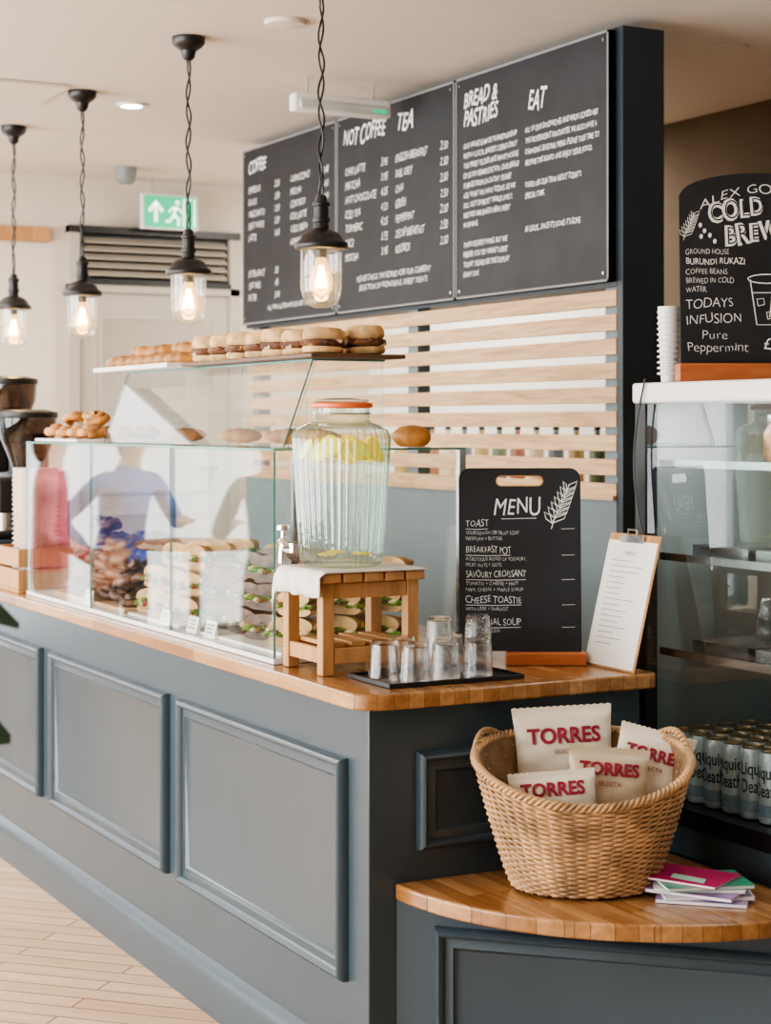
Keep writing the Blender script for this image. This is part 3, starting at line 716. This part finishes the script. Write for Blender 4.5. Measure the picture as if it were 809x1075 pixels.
slot=arc(.05,H-.035,.012,-90,90)+arc(-.05,H-.035,.012,90,270)
def plate_hole(out,holes,y0,y1,mat,name,parent,rot=None):
    cu=bpy.data.curves.new('c','CURVE'); cu.dimensions='2D'; cu.fill_mode='BOTH'; cu.extrude=(y1-y0)/2
    for loop in [out]+holes:
        sp=cu.splines.new('POLY'); sp.points.add(len(loop)-1); sp.use_cyclic_u=True
        for p,q in zip(sp.points,loop): p.co=(q[0],q[1],0,1)
    o=bpy.data.objects.new('c',cu); COL.objects.link(o)
    dg=bpy.context.evaluated_depsgraph_get(); dg.update(); me=bpy.data.meshes.new_from_object(o.evaluated_get(dg))
    bpy.data.objects.remove(o)
    m=MB(); m.add([(v.co.x,(y0+y1)/2-v.co.z,v.co.y) for v in me.vertices],[list(p.vertices) for p in me.polygons],mat)
    return m.obj(name,parent,rot=rot,smooth=0)
tilt=(rad(-4),0,0)
plate_hole(out,[slot],-.006,.006,chalkb,'chalkboard_panel',r,tilt)
m=MB(); y=-.0075
m.stroke(arc(.05,H-.035,.0135,-90,90)+arc(-.05,H-.035,.0135,90,270),.003,oak,y,closed=True)
m.text('MENU',-.072,.403,.066,chalkw,y,wfit=.125,off=.0,wob=.03,shear=.1)
items=[('TOAST',.371,.060,'SOURDOUGH OR FRUIT LOAF\nWITH JAM + BUTTER',.145),('BREAKFAST POT',.300,.122,'A DELICIOUS BLEND OF YOGHURT,\nFRUIT, NUTS + SEEDS',.165),('SAVOURY CROISSANT',.234,.162,'TOMATO + CHEESE + HAM\nHAM, CHEESE + MAPLE SYRUP',.155),('CHEESE TOASTIE',.166,.150,'WITH LEEK + SHALLOT',.115),('SEASONAL SOUP',.106,.148,'WITH SOURDOUGH',.09)]
for k,(a,z,w,b,wb) in enumerate(items):
    m.text(a,-.147,z,.026,chalkw,y,off=-.0004,wfit=w,wob=.05,jit=1.3); m.stroke([(-.147,z-.006),(-.147+w*.5,z-.0075),(-.147+w,z-.006)],.0013,chalkw,y)
    m.text(b,-.147,z-.021,.0140,chalkw,y,off=-.0003,wfit=wb,line=1.15,wob=.05,jit=1.3); m.stroke([(.112,z-.006),(.148,z-.005)],.0014,chalkg,y)
leafdraw(m,.085,.365,1.02,y)
m.stroke([(-.05,.392),(.045,.394)],.0015,chalkw,y)
m.obj('chalk_lettering',r,rot=tilt,flip=False,smooth=0)

an=math.asin(.09/.37)
r=thing('clipboard','thin clipboard with printed white sheet leaning beside the menu','clipboard',loc=(-.075,.752,.951),rot=(-an,0,rad(0)))
MB().box(-.115,.115,0,.004,0,.365,oak).obj('board',r,bevel=.002)
MB().box(-.111,.109,-.002,-.0004,.006,.345,paper).obj('paper_sheet',r)
m=MB().box(-.05,.05,-.008,-.0025,.340,.360,steel).tube([(-.02,-.008,.360),(-.02,-.012,.374),(.02,-.012,.374),(.02,-.008,.360)],.003,steel,6)
m.obj('metal_clip',r,bevel=.001)
m=MB(); 
for k in range(16): m.stroke([(-.08,.29-.015*k),(-.08+random.uniform(.06,.15),.29-.015*k)],.0018,greytrim,-.0026)
m.text('MENU',0,.305,.018,greytrim,-.0026,'CENTER',wob=0)
m.obj('printed_lines',r,flip=False)

# ---------------- fridge ----------------
FY=.872
r=thing('display_fridge','upright glass-fronted display fridge with black frame and white top','fridge',loc=(.55,1.2,.555))
struct(MB().box(-.118,1.3,FY+.002,1.5,FZ,.553,slate),'trim_3')
MB().box(-.12,1.3,FY,1.5,.555,.60,black).obj('base',r,w=True)
MB().box(-.12,1.3,FY-.012,1.5,1.655,1.71,whitep).obj('top_panel',r,w=True,bevel=.008)
MB().box(-.12,-.075,FY,FY+.04,.601,1.654,black).obj('front_post',r,w=True)
MB().box(1.26,1.3,FY,FY+.04,.601,1.654,black).obj('front_post',r,w=True)
liner=P('grey_beige_fridge_liner',(.30,.30,.28),.4,noise=.1)
MB().box(-.12,1.3,1.46,1.5,.601,1.654,liner).obj('back_panel',r,w=True)
MB().box(-.119,-.112,FY+.041,1.459,.601,1.654,liner).obj('side_panel',r,w=True)
m=MB().box(-.08,1.25,1.445,1.458,1.03,1.20,kraft)
for i in range(44):
    for k in range(4): m.lathe([(.0055,0),(.0055,.001)],black,10,T=Matrix.Translation((-.06+i*.03,1.4445,1.055+k*.04))@Matrix.Rotation(rad(90),4,'X'))
m.obj('perforated_back',r,w=True)
MB().add([(-.074,FY+.004,.601),(1.259,FY+.004,.601),(1.259,FY+.004,1.654),(-.074,FY+.004,1.654)],[(0,1,2,3)],glsf).obj('front_pane',r,w=True)
for z in(.985,1.24,1.49):
    m=MB().box(-.08,1.255,FY+.06,1.44,z,z+.006,glsf).box(-.08,1.255,FY+.052,FY+.06,z-.006,z+.014,steel)
    m.obj('shelf',r,w=True)
for z in(1.49,1.24,.985): MB().box(-.083,-.06,1.40,1.44,z-.03,z-.005,steel).obj('shelf_bracket',r,w=True)
cr=.033
m=MB().lathe([(.024,0),(.031,.004),(cr,.012),(cr,.165),(.028,.178)],canw,28,cap=True)
can=thing('drinks_can','tall pale drinks can with dark gothic print and gold top','can',loc=(0,.95,.6015),rot=(0,0,.75),group='cans in the fridge')
m.obj('can_body',can)
MB().lathe([(.028,.1785),(.029,.183),(.026,.185),(.025,.181)],gold,24).obj('can_lid',can)
m=MB(); bk=P('black_print',(.02,.03,.04),.5)
fn=lambda a,b:((cr+.0007)*math.sin(a/cr),-(cr+.0007)*math.cos(a/cr),b)
m.text('Liquid',-.0,.115,.046,bk,align='CENTER',off=.0006,fn=fn,wfit=.072,wob=0).text('Death',0,.070,.048,bk,align='CENTER',off=.0006,fn=fn,wfit=.066,wob=0)
m.obj('can_print',can,flip=False,smooth=0)
MB().lathe([(cr+.0004,.02),(cr+.0004,.05)],P('blue_grey_can_band',(.25,.34,.40),.4),28,cap=False).obj('can_band',can)
for i in range(10):
    for j in range(4):
        if i or j: dup(can,(-.02+i*.073,.955+j*.075,.6015),(0,0,random.uniform(.3,1.1)))
can.location=(-.02,.955,.6015)
jr=thing('preserve_jar','dark glass preserve jar with metal lid on upper shelf','jar',loc=(.27,1.05,1.497),group='preserve jars in the fridge')
MB().lathe([(.04,0),(.046,.008),(.046,.08),(.036,.10),(.036,.105)],darkcrust,26).obj('jar_body',jr)
MB().lathe([(.038,.1055),(.039,.11),(.039,.125),(.03,.127)],steel,26).obj('jar_lid',jr)
for k in range(1,4): dup(jr,(.27+k*.125,1.05,1.497))
m=MB().box(-.11,.11,-.09,.09,0,.008,steel)
for a in((-.115,-.11,-.09,.09),(.11,.115,-.09,.09),(-.115,.115,-.095,-.09),(-.115,.115,.09,.095)): m.box(*a,0,.03,steel)
st=thing('steel_tray','shallow brushed steel food tray on a glass fridge shelf','tray',loc=(.10,1.08,1.247),group='steel trays in the fridge',mb=m)
for x,z in((.36,1.247),(.62,1.247),(.10,.992),(.36,.992),(.62,.992)): dup(st,(x,1.08,z))
m=MB(); pts=[]
for k in range(40):
    t=k/39; pts.append((-.05-.045*math.sin(math.pi*min(1,t*1.3))+.05*t*t*.6,FY-.018-.008*math.sin(t*3),1.72-.60*t))
m.tube(pts,.0028,blackp,6)
thing('power_cable','thin dark cable hanging down the front of the fridge','cable',mb=m,centre=True)
m=MB().lathe([(.022,0),(.031,.2),(.031,.203),(.02,.203)],whitep,28)
for k in range(12): m.lathe([(.0265+.0003*k,.02+k*.015),(.0325,.022+k*.015),(.0325,.026+k*.015),(.027,.028+k*.015)],whitep,28,cap=False)
thing('paper_cup_stack','tall stack of white paper cups on top of the fridge','cups',loc=(-.045,.93,1.711),mb=m)
r=thing('drinks_sign','black arched chalkboard sign for cold brew on wooden base','chalkboard sign',loc=(.135,1.085,1.711),rot=(0,0,YAW))
MB().box(-.215,.215,-.04,.04,0,.048,redwood).obj('wooden_base',r,bevel=.004)
WW=.205;HH=.555
out=[(-WW,.049),(WW,.049),(WW,HH-.06)]+[(WW*math.cos(t)*.985,HH-.06+.06*math.sin(t)) for t in [math.pi*k/20 for k in range(1,20)]]+[(-WW,HH-.06)]
MB().plate(out,-.007,.007,chalkb).obj('chalkboard_panel',r,rot=(rad(-4),0,0),smooth=0)
m=MB(); y=-.009
cfn=lambda a,b:(a,y,b-(a-.06)**2*1.0)
m.text('ALEX GOOCH',-.150,.503,.036,chalkw,off=-.0004,fn=cfn,wfit=.29,wob=.05)
for tx,lx,lz,w in(('COLD',-.128,.420,.150),('BREW',-.085,.358,.155)):
    m.text(tx,lx,lz,.070,chalkw,y,off=.0042,shear=.15,rot=.17,wfit=w,wob=.04,seed=4,sp=1.1)
    m.text(tx,lx+.003,lz+.001,.070,chalkb,y-.0008,off=-.0012,shear=.15,rot=.17,wfit=w*.95,wob=.04,seed=4,sp=1.1)
m.text('GROUND HOUSE',-.19,.338,.021,chalkw,y,off=-.0003,wfit=.115,wob=.05).text('BURUNDI RUKAZI',-.19,.311,.024,chalkw,y,off=.0001,wfit=.155,wob=.05)
m.text('COFFEE BEANS',-.19,.285,.021,chalkw,y,off=-.0003,wfit=.11,wob=.05).text('BREWED IN COLD',-.19,.261,.021,chalkw,y,off=-.0003,wfit=.125,wob=.05).text('WATER.',-.19,.237,.021,chalkw,y,off=-.0003,wfit=.055,wob=.05)
m.text('TODAYS',-.19,.193,.036,chalkw,y,off=-.0005,wfit=.122,wob=.05,rot=.03).text('INFUSION',-.19,.152,.036,chalkw,y,off=-.0005,wfit=.142,wob=.05,rot=.03)
m.text('Pure',-.15,.112,.034,chalkw,y,off=-.0006,wfit=.065).text('Peppermint',-.19,.08,.034,chalkw,y,off=-.0006,wfit=.16)
m.text('£3.50',.01,.085,.045,chalkw,y,off=0,wfit=.10)
leafdraw(m,-.195,.375,.62,y)
for a,b in((-.150,.415),(-.139,.400),(-.148,.385),(-.125,.388),(-.112,.372)): m.plate([(a+.005*math.cos(q),b+.007*math.sin(q)) for q in [k for k in range(6)]],y-.001,y,chalkw)
ox=-.02
cup=[(ox,.27),(ox+.016,.15),(ox+.075,.15),(ox+.091,.27)]
m.stroke(cup,.003,chalkw,y); m.stroke([(ox+.0455+.052*math.cos(t),.272+.012*math.sin(t)) for t in [k*.39 for k in range(16)]],.003,chalkw,y,closed=True)
m.stroke([(ox+.006,.235),(ox+.085,.235)],.0022,chalkw,y); m.stroke([(ox+.05,.17),(ox+.07,.325)],.003,chalkw,y)
for a,b in((.02,.20),(.045,.165),(.058,.205)): m.stroke([(ox+a,b),(ox+a+.017,b+.004),(ox+a+.015,b+.02),(ox+a-.003,b+.018)],.0022,chalkw,y,closed=True)
m.obj('chalk_lettering',r,rot=(rad(-4),0,0),flip=False,smooth=0)

# ---------------- wicker basket ----------------
BK=(.250,.452,.481)
r=thing('wicker_basket','oval honey-coloured wicker basket full of crisp packets','basket',loc=BK,rot=(0,0,YAW))
BH=.30;TL=.065
def bs(f,a,ex=0):
    k=f**.8; rx=.165+(.262-.165)*k+ex; ry=.125+(.172-.125)*k+ex
    return Vector((rx*math.cos(a),ry*math.sin(a),.006+f*(BH+TL*math.sin(a)+.012*math.cos(2*a))))
m=MB(); NS=50; rows=38; seg=200
for k in range(rows):
    f=.018+.945*k/(rows-1); pts=[]
    for i in range(seg):
        a=2*math.pi*i/seg; pts.append(bs(f,a,.0040*math.cos(NS/2*a+math.pi*k)+random.uniform(-.0006,.0006)))
    m.tube(pts,random.uniform(.0036,.0044),wick,5,closed=True)
m.obj('woven_body',r,smooth=80)
m=MB()
for i in range(NS):
    a=2*math.pi*(i+.5)/NS; m.tube([bs(f/10,a) for f in range(10)],.004,wick,5)
o=m.obj('stakes',r); o['kind']='stuff'
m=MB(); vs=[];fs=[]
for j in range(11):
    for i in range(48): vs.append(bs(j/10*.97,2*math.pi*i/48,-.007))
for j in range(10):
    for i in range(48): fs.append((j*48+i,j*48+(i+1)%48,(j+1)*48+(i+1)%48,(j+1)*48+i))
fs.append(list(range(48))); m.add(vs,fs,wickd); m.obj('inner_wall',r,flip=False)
m=MB()
for ph in(0,2.09,4.19):
    pts=[]
    for i in range(300):
        a=2*math.pi*i/300; b=a*36+ph; p=bs(.985,a); o=Vector((math.cos(a),math.sin(a),0))*.007*math.cos(b); pts.append(p+o+Vector((0,0,.007*math.sin(b))))
    m.tube(pts,.0052,wick,6,closed=True)
m.obj('braided_rim',r,smooth=80)
for sg in(0,math.pi):
    m=MB()
    for ph in(0,3.14):
        pts=[]
        for k in range(50):
            t=k/49; a=sg+(t-.5)*.55+(-.45 if sg else .45)
            p=bs(1,a); hh=.022*math.sin(math.pi*t); b=t*30+ph
            pts.append(p+Vector((.005*math.cos(b),.005*math.cos(b),hh+.005*math.sin(b))))
        m.tube(pts,.0045,wick,6)
    m.obj('handle',r,smooth=80)
def packet(lab,loc,rot,w=.225,h=.29,mat=None,tz=.66):
    mat=mat or bagm
    r=thing('crisp_packet',lab,'crisp packet',loc=loc,rot=rot,group='crisp packets in the wicker basket')
    p1,p2=random.uniform(0,6),random.uniform(0,6)
    def bul(x,z):
        u=max(0,1-(2*x/w)**2)**.5; v=max(0,min(1,math.sin(math.pi*max(0,min(1,(z-.018)/(h-.036))))))**.45
        wr=(.0012*math.sin(x*60+z*45+p1)+.0010*math.sin(z*90-x*50+p2))*v*min(1,u*1.5)
        e=.005*math.sin(z*120+p1)*(abs(2*x/w)**4)*v
        return .028*u*v+wr+e*.5
    for side,nm in((-1,'packet_front'),(1,'packet_back')):
        vs=[];fs=[];nx,nz=30,38
        for j in range(nz+1):
            for i in range(nx+1):
                x=-w/2+w*i/nx; z=h*j/nz; xx=x*(1-.06*math.sin(math.pi*z/h))
                zz=z+ (.0015*(1 if i%2 else -1) if j in(0,nz) else 0)
                vs.append((xx,side*(bul(x,z)+.0006),zz))
        for j in range(nz):
            for i in range(nx): a=j*(nx+1)+i; fs.append((a,a+1,a+nx+2,a+nx+1))
        MB().add(vs,fs,mat).obj(nm,r,smooth=70)
    m=MB(); fn=lambda a,b:(a*.96,-bul(a,b)-.0042,b)
    m.text('TORRES',0,h*tz,w*.21,bagred,align='CENTER',off=.0016,fn=fn,wfit=w*.76,wob=0)
    m.text('SELECTA',0,h*tz-.026,.015,bagred,align='CENTER',off=.0,fn=fn,wob=0)
    m.obj('printed_lettering',r,flip=False,smooth=0)
    return r
def bp(lx,ly,lz): 
    v=Matrix.Rotation(YAW,4,'Z')@Vector((lx,ly,lz)); return (BK[0]+v.x,BK[1]+v.y,BK[2]+v.z)
packet('cream crisp packet with raspberry lettering standing upright',bp(-.025,.098,.158),(rad(-8),rad(-3),YAW+.03),w=.250,h=.262)
packet('cream crisp packet with raspberry lettering leaning sideways',bp(.140,.052,.150),(rad(-14),rad(14),YAW-.15),w=.19,h=.225)
packet('tan crisp packet with raspberry lettering in the middle of basket',bp(.050,-.025,.130),(rad(-12),rad(5),YAW+.02),w=.20,h=.21,mat=bagt,tz=.68)
packet('cream crisp packet with raspberry lettering low by the rim',bp(-.066,-.088,.100),(rad(-14),rad(-5),YAW-.03),w=.21,h=.195,tz=.70)

# magazines
z=.481
random.seed(5)
labs=['lilac magazine at bottom of the stack','white magazine in the stack','purple magazine in the stack','pale magazine in the stack','green magazine near top of stack','raspberry-pink magazine on top of the stack']
mp=[(.462,.650,-.10),(.450,.662,.15),(.455,.640,-.35),(.440,.650,.05),(.455,.650,.30),(.425,.630,-.45)]
for k,c in enumerate([(.45,.35,.55),(.75,.72,.74),(.35,.20,.45),(.72,.68,.72),(.05,.30,.19),(.46,.02,.12)]):
    h=.008 if k<5 else .006
    r=thing('magazine',labs[k],'magazine',loc=(mp[k][0],mp[k][1],z),rot=(0,0,YAW-.15+mp[k][2]),group='magazines on the bench')
    MB().box(-.104,.104,-.073,.073,.0008,h-.0008,paper).obj('pages',r)
    cm=P('magazine_cover_%d'%k,c,.35,noise=.1)
    MB().box(-.106,.106,-.075,.075,h-.0007,h,cm).box(-.106,.106,-.075,.075,0,.0007,cm).box(-.106,.106,.0735,.075,.0007,h-.0007,cm).obj('cover',r)
    z+=h+.0006
    if k==5:
        m=MB().add([(-.02,-.05,h+.0008),(.07,-.06,h+.0008),(.06,-.02,h+.0008),(-.03,-.01,h+.0008)],[(0,1,2,3)],P('pale_green_print',(.35,.6,.45),.5)); m.obj('cover_print',r)

# ---------------- coffee grinder, cups, box at far end ----------------
thing('wooden_box','small slatted wooden box on the worktop','box',mb=MB().box(-3.2,-2.88,-.02,.20,.951,.965,oak).box(-3.2,-2.88,-.02,-.008,.966,1.04,oak).box(-3.2,-2.88,-.02,-.008,1.05,1.12,oak).box(-3.2,-2.88,.188,.20,.966,1.12,oak).box(-2.892,-2.88,-.007,.187,.966,1.04,oak).box(-2.892,-2.88,-.007,.187,1.05,1.12,oak).box(-3.2,-3.188,-.007,.187,.966,1.12,oak),centre=True,bevel=.002)
cs=P('pinkish_paper_cup',(.66,.53,.46),.7)
m=MB().lathe([(.035,0),(.044,.46),(.045,.462),(.02,.462)],cs,28)
for k in range(22): m.lathe([(.0385+.0003*k,.03+k*.019),(.0465,.031+k*.019),(.0465,.036+k*.019),(.039,.038+k*.019)],cs,28,cap=False)
c0=thing('paper_cup_stack','tall stack of takeaway paper cups standing in a wooden box','cups',loc=(-2.96,.05,.9655),mb=m,group='takeaway cup stacks')
dup(c0,(-3.07,.06,.9655)); dup(c0,(-3.02,.135,.9655))
smoky=glass('smoky_hopper_plastic',(.25,.2,.17),.05)
def grinder(x,y,z,s):
    r=thing('coffee_grinder','black coffee grinder with dark bean hopper','coffee grinder',loc=(x,y,z),group='coffee grinders')
    MB().box(-.09,.09,-.14,.14,0,.03,black).box(-.07,.07,-.02,.13,.03,.38,black).box(-.06,.06,-.12,-.02,.24,.36,black).obj('grinder_body',r,bevel=.012)
    MB().lathe([(.05,.38),(.055,.40),(.095,.50),(.10,.56)],smoky,32,cap=False).obj('hopper',r)
    MB().lathe([(.045,.39),(.08,.47),(.01,.48)],darkcrust,28).obj('coffee_beans',r)
    MB().lathe([(.102,.5605),(.104,.565),(.104,.58),(.06,.59)],black,32).obj('hopper_lid',r)
    MB().lathe([(.025,.18),(.03,.24)],steel,16,T=Matrix.Translation((0,-.08,0))).obj('spout',r)
    r.scale=(s,)*3
    return r
thing('equipment_riser','dark metal riser box holding a coffee grinder','cabinet',mb=MB().box(-4.01,-3.72,.06,.46,.951,1.10,slate_d),centre=True,bevel=.005)
grinder(-3.36,.16,.951,1.20); grinder(-3.90,.24,1.101,1.20)

# ---------------- plant tip ----------------
px,py=1.198,-1.544
r=thing('potted_plant','green-leaved potted plant standing on the floor','plant',loc=(px,py,FZ))
MB().lathe([(.12,0),(.15,.02),(.18,.35),(.165,.35),(.16,.32),(.01,.32)],terra,32).obj('pot',r)
def leaf(az,z0,z1,reach,w=.045,vert=.2):
    d=Vector((math.cos(az),math.sin(az),0)); n=Vector((-d.y*(1-vert),d.x*(1-vert),vert)).normalized(); vs=[];fs=[]
    K=12
    for k in range(K+1):
        t=k/K; c=d*reach*t+Vector((0,0,z0+(z1-z0)*t+.12*math.sin(math.pi*t)))
        ww=w*math.sin(math.pi*min(1,t*.9+.08))**.8
        vs+=[c+n*ww-Vector((0,0,.006)),c,c-n*ww-Vector((0,0,.006))]
    for k in range(K):
        a=3*k; fs+=[(a,a+1,a+4,a+3),(a+1,a+2,a+5,a+4)]
    MB().add(vs,fs,leafm).obj('leaf',r,flip=False)
MB().tube([(0,0,.30),(.01,0,.7),(0,.01,1.1),(.0,0,1.35)],.012,leafm,8).obj('stem',r)
az=math.atan2(CS,SN)
leaf(az,1.25,1.415,.320,.04,.9); leaf(az+.05,1.05,1.25,.305,.06,.9)
for k in range(9): leaf(az+math.pi*.5+k*.36,.5+.1*k,.8+.1*k,.28)

# ---------------- people (customer side, seen mirrored in the case glass) ----------------
def person(lab,loc,rz,shirt,trou,hairc,arms,lean=0):
    V=[];E=[];Rr=[]
    def v(p,r,par=None):
        V.append(p);Rr.append(r); i=len(V)-1
        if par is not None: E.append((par,i))
        return i
    ly=lambda z:-lean*(z-.95)
    pel=v((0,0,.95),(.15,.11)); wa=v((0,ly(1.1),1.10),(.13,.10),pel); ch=v((0,ly(1.3),1.30),(.155,.11),wa)
    nb=v((0,ly(1.45),1.45),(.075,.07),ch); nk=v((0,ly(1.52)-.01,1.52),(.052,.055),nb)
    h1=v((0,ly(1.6)-.02,1.59),(.072,.082),nk); h2=v((0,ly(1.66)-.02,1.67),(.078,.095),h1); h3=v((0,ly(1.7)-.01,1.73),(.05,.06),h2)
    hands=[]
    for sd,(el,wr) in zip((-1,1),arms):
        sh=v((sd*.17,ly(1.4),1.405),(.062,.06),ch); e=v((el[0]*sd,el[1],el[2]),(.045,.045),sh); w=v((wr[0]*sd,wr[1],wr[2]),(.028,.028),e)
        ew=(Vector(V[w])-Vector(V[e])).normalized(); pr=ew.cross(Vector((0,0,1))); pr=pr.normalized() if pr.length>.2 else Vector((1,0,0))
        hp=Vector(V[w])+ew*.06; hi=v(tuple(hp),(.034,.018),w); hands.append((Vector(V[w]),hp))
        for k,ln in enumerate((.062,.072,.068,.055)):
            o=pr*(-.028+.0187*k); a=v(tuple(hp+ew*.035+o),(.0095,.0095),hi); b=v(tuple(hp+ew*(.035+ln*.55)+o*1.1-Vector((0,0,.006))),(.0085,.0085),a); v(tuple(hp+ew*(.035+ln)+o*1.1-Vector((0,0,.022))),(.007,.007),b)
        a=v(tuple(hp-ew*.02+pr*.035*-sd),(.011,.011),hi); v(tuple(hp+ew*.02+pr*.055*-sd),(.009,.009),a)
        hip=v((sd*.09,0,.88),(.095,.095),pel); kn=v((sd*.10,-.02,.50),(.06,.065),hip); ak=v((sd*.105,.02,.09),(.04,.045),kn); v((sd*.12,-.14,.04),(.042,.033),ak)
    me=bpy.data.meshes.new('b'); me.from_pydata([tuple(p) for p in V],E,[])
    o=bpy.data.objects.new('b',me); COL.objects.link(o)
    o.modifiers.new('k','SKIN')
    for i,sv in enumerate(me.skin_vertices[0].data): sv.radius=Rr[i]; sv.use_root=(i==0)
    q=o.modifiers.new('s','SUBSURF'); q.levels=2; q.render_levels=2
    dg=bpy.context.evaluated_depsgraph_get(); dg.update(); m2=bpy.data.meshes.new_from_object(o.evaluated_get(dg)); bpy.data.objects.remove(o)
    sm=P('shirt_fabric',shirt,.85,noise=.35,ns=7,bump=.6,bs=9); tm=P('trouser_fabric',trou,.85); shoe=P('dark_shoe_leather',(.03,.025,.02),.5)
    m2.materials.clear()
    for k in(skin,sm,tm,shoe): m2.materials.append(k)
    for p in m2.polygons:
        c=p.center
        if c.z<.10: k=3
        elif c.z<.97 and abs(c.x)<.24 and not any((c-h[1]).length<.14 for h in hands): k=2
        elif c.z>1.475 and abs(c.x)<.12: k=0
        elif any((c-h[1]).length<.17 and (c-h[0]).dot(h[1]-h[0])>0 for h in hands): k=0
        else: k=1
        p.material_index=k; p.use_smooth=True
    b=bpy.data.objects.new('person',m2); COL.objects.link(b); b.location=loc; b.rotation_euler=(0,0,rz); b['label']=lab; b['category']='person'
    hy=ly(1.66)-.02; hm=P('hair',hairc,.6,noise=.3,ns=40)
    m=MB().blob((0,hy+.022,1.69),.092,.108,.105,hm,20,12,.02); m.blob((0,hy+.06,1.60),.075,.055,.10,hm,16,9,.03); m.obj('hair',b)
    ew=P('eye_white',(.8,.8,.78),.3)
    for sx in(-1,1):
        MB().blob((sx*.030,hy-.088,1.655),.012,.008,.008,ew,10,6,0).blob((sx*.030,hy-.0945,1.655),.005,.003,.005,black,8,5,0).obj('eye',b)
        MB().blob((sx*.082,hy-.005,1.645),.008,.018,.028,skin,10,6,.05).obj('ear',b)
    MB().blob((0,hy-.098,1.63),.012,.016,.022,skin,10,6,0).obj('nose',b)
    MB().blob((0,hy-.084,1.592),.022,.006,.006,P('lips',(.45,.15,.13),.5),10,5,0).obj('mouth',b)
    return b
person('standing customer in a blue shirt leaning on a high table',(-5.42,-1.28,FZ+.0),rad(75),(.04,.12,.50),(.02,.025,.035),(.06,.04,.03),[((.30,-.12,1.16),(.16,-.36,1.185)),((.33,.06,1.18),(.19,-.02,1.0))],.18)
person('standing customer in a pink coat',(-5.05,-.78,FZ),rad(20),(.80,.18,.25),(.60,.45,.42),(.25,.12,.05),[((.24,.02,1.13),(.20,-.18,1.0)),((.24,.02,1.13),(.20,-.20,1.05))])
person('standing customer in a teal top by the table',(-4.22,-1.66,FZ),rad(-75),(.02,.22,.24),(.08,.07,.07),(.10,.05,.03),[((.27,-.12,1.15),(.17,-.36,1.185)),((.27,-.1,1.13),(.15,-.30,1.185))],.15)
r=thing('bar_table','high round wooden bar table with black pedestal','table',loc=(-4.83,-1.48,FZ))
MB().lathe([(.30,1.06),(.31,1.065),(.31,1.09),(.30,1.095)],oak,40).obj('table_top',r)
MB().lathe([(.22,0),(.22,.015),(.04,.03),(.03,.06),(.03,1.04),(.08,1.059)],black,32).obj('pedestal',r)

# ---------------- lights ----------------
def area(n,loc,rot,sx,sy,e,col=(1,1,1)):
    l=bpy.data.lights.new(n,'AREA'); l.shape='RECTANGLE'; l.size=sx; l.size_y=sy; l.energy=e; l.color=col
    o=bpy.data.objects.new(n,l); COL.objects.link(o); o.location=loc; o.rotation_euler=rot; return o
area('window_daylight_a',(-4.15,-4.75,1.6),(rad(90),0,0),3.1,2.4,275,(1,.98,.96))
area('window_daylight_b',(-.6,-4.75,1.6),(rad(90),0,0),3.2,2.4,270,(1,.98,.96))
area('window_daylight_c',(2.5,-4.75,1.6),(rad(90),0,0),2.2,2.4,60,(1,.98,.96))
area('window_daylight_d',(-6.25,-2.25,1.6),(rad(90),0,rad(-90)),4.1,2.4,55,(1,.99,.97))
area('back_wall_fill_light',(-4.2,2.45,2.97),(0,0,0),1.6,.6,50,(1,.94,.85))  # added fill, brightens the wall seen through the slats
area('customer_fill_light',(-4.6,-.6,2.97),(0,0,0),1.5,.8,45,(1,.94,.86))  # added fill above the customers so their reflections read brighter
area('fridge_fill_light',(.55,.93,1.645),(rad(25),0,0),1.2,.03,5,(.96,.98,1))  # added fill inside the fridge to lift its dark interior
for x in(-1.133,-2.235,-3.44,-4.45):
    l=bpy.data.lights.new('bulb_light','POINT'); l.energy=4; l.color=(1,.7,.4); l.shadow_soft_size=.03
    o=bpy.data.objects.new('bulb_light',l); COL.objects.link(o); o.location=(x,.42,2.04)
w=bpy.data.worlds.new('World'); S.world=w; w.use_nodes=True
bg=w.node_tree.nodes['Background']; bg.inputs[0].default_value=(.9,.95,1,1); bg.inputs[1].default_value=1.2

# ---------------- camera ----------------
cd=bpy.data.cameras.new('camera'); cam=bpy.data.objects.new('camera',cd); COL.objects.link(cam)
cam.location=CAM; cam.rotation_euler=(rad(90),0,YAW)
cd.sensor_fit='AUTO'; cd.sensor_width=36; cd.lens=1900/1075*36; cd.shift_y=-92.5/1075
cd.clip_start=.05; cd.dof.use_dof=True; cd.dof.focus_distance=4.75; cd.dof.aperture_fstop=4.5
S.camera=cam
S.view_settings.view_transform='AgX'
try: S.view_settings.look='AgX - Medium High Contrast'
except Exception: pass
S.view_settings.exposure=.5
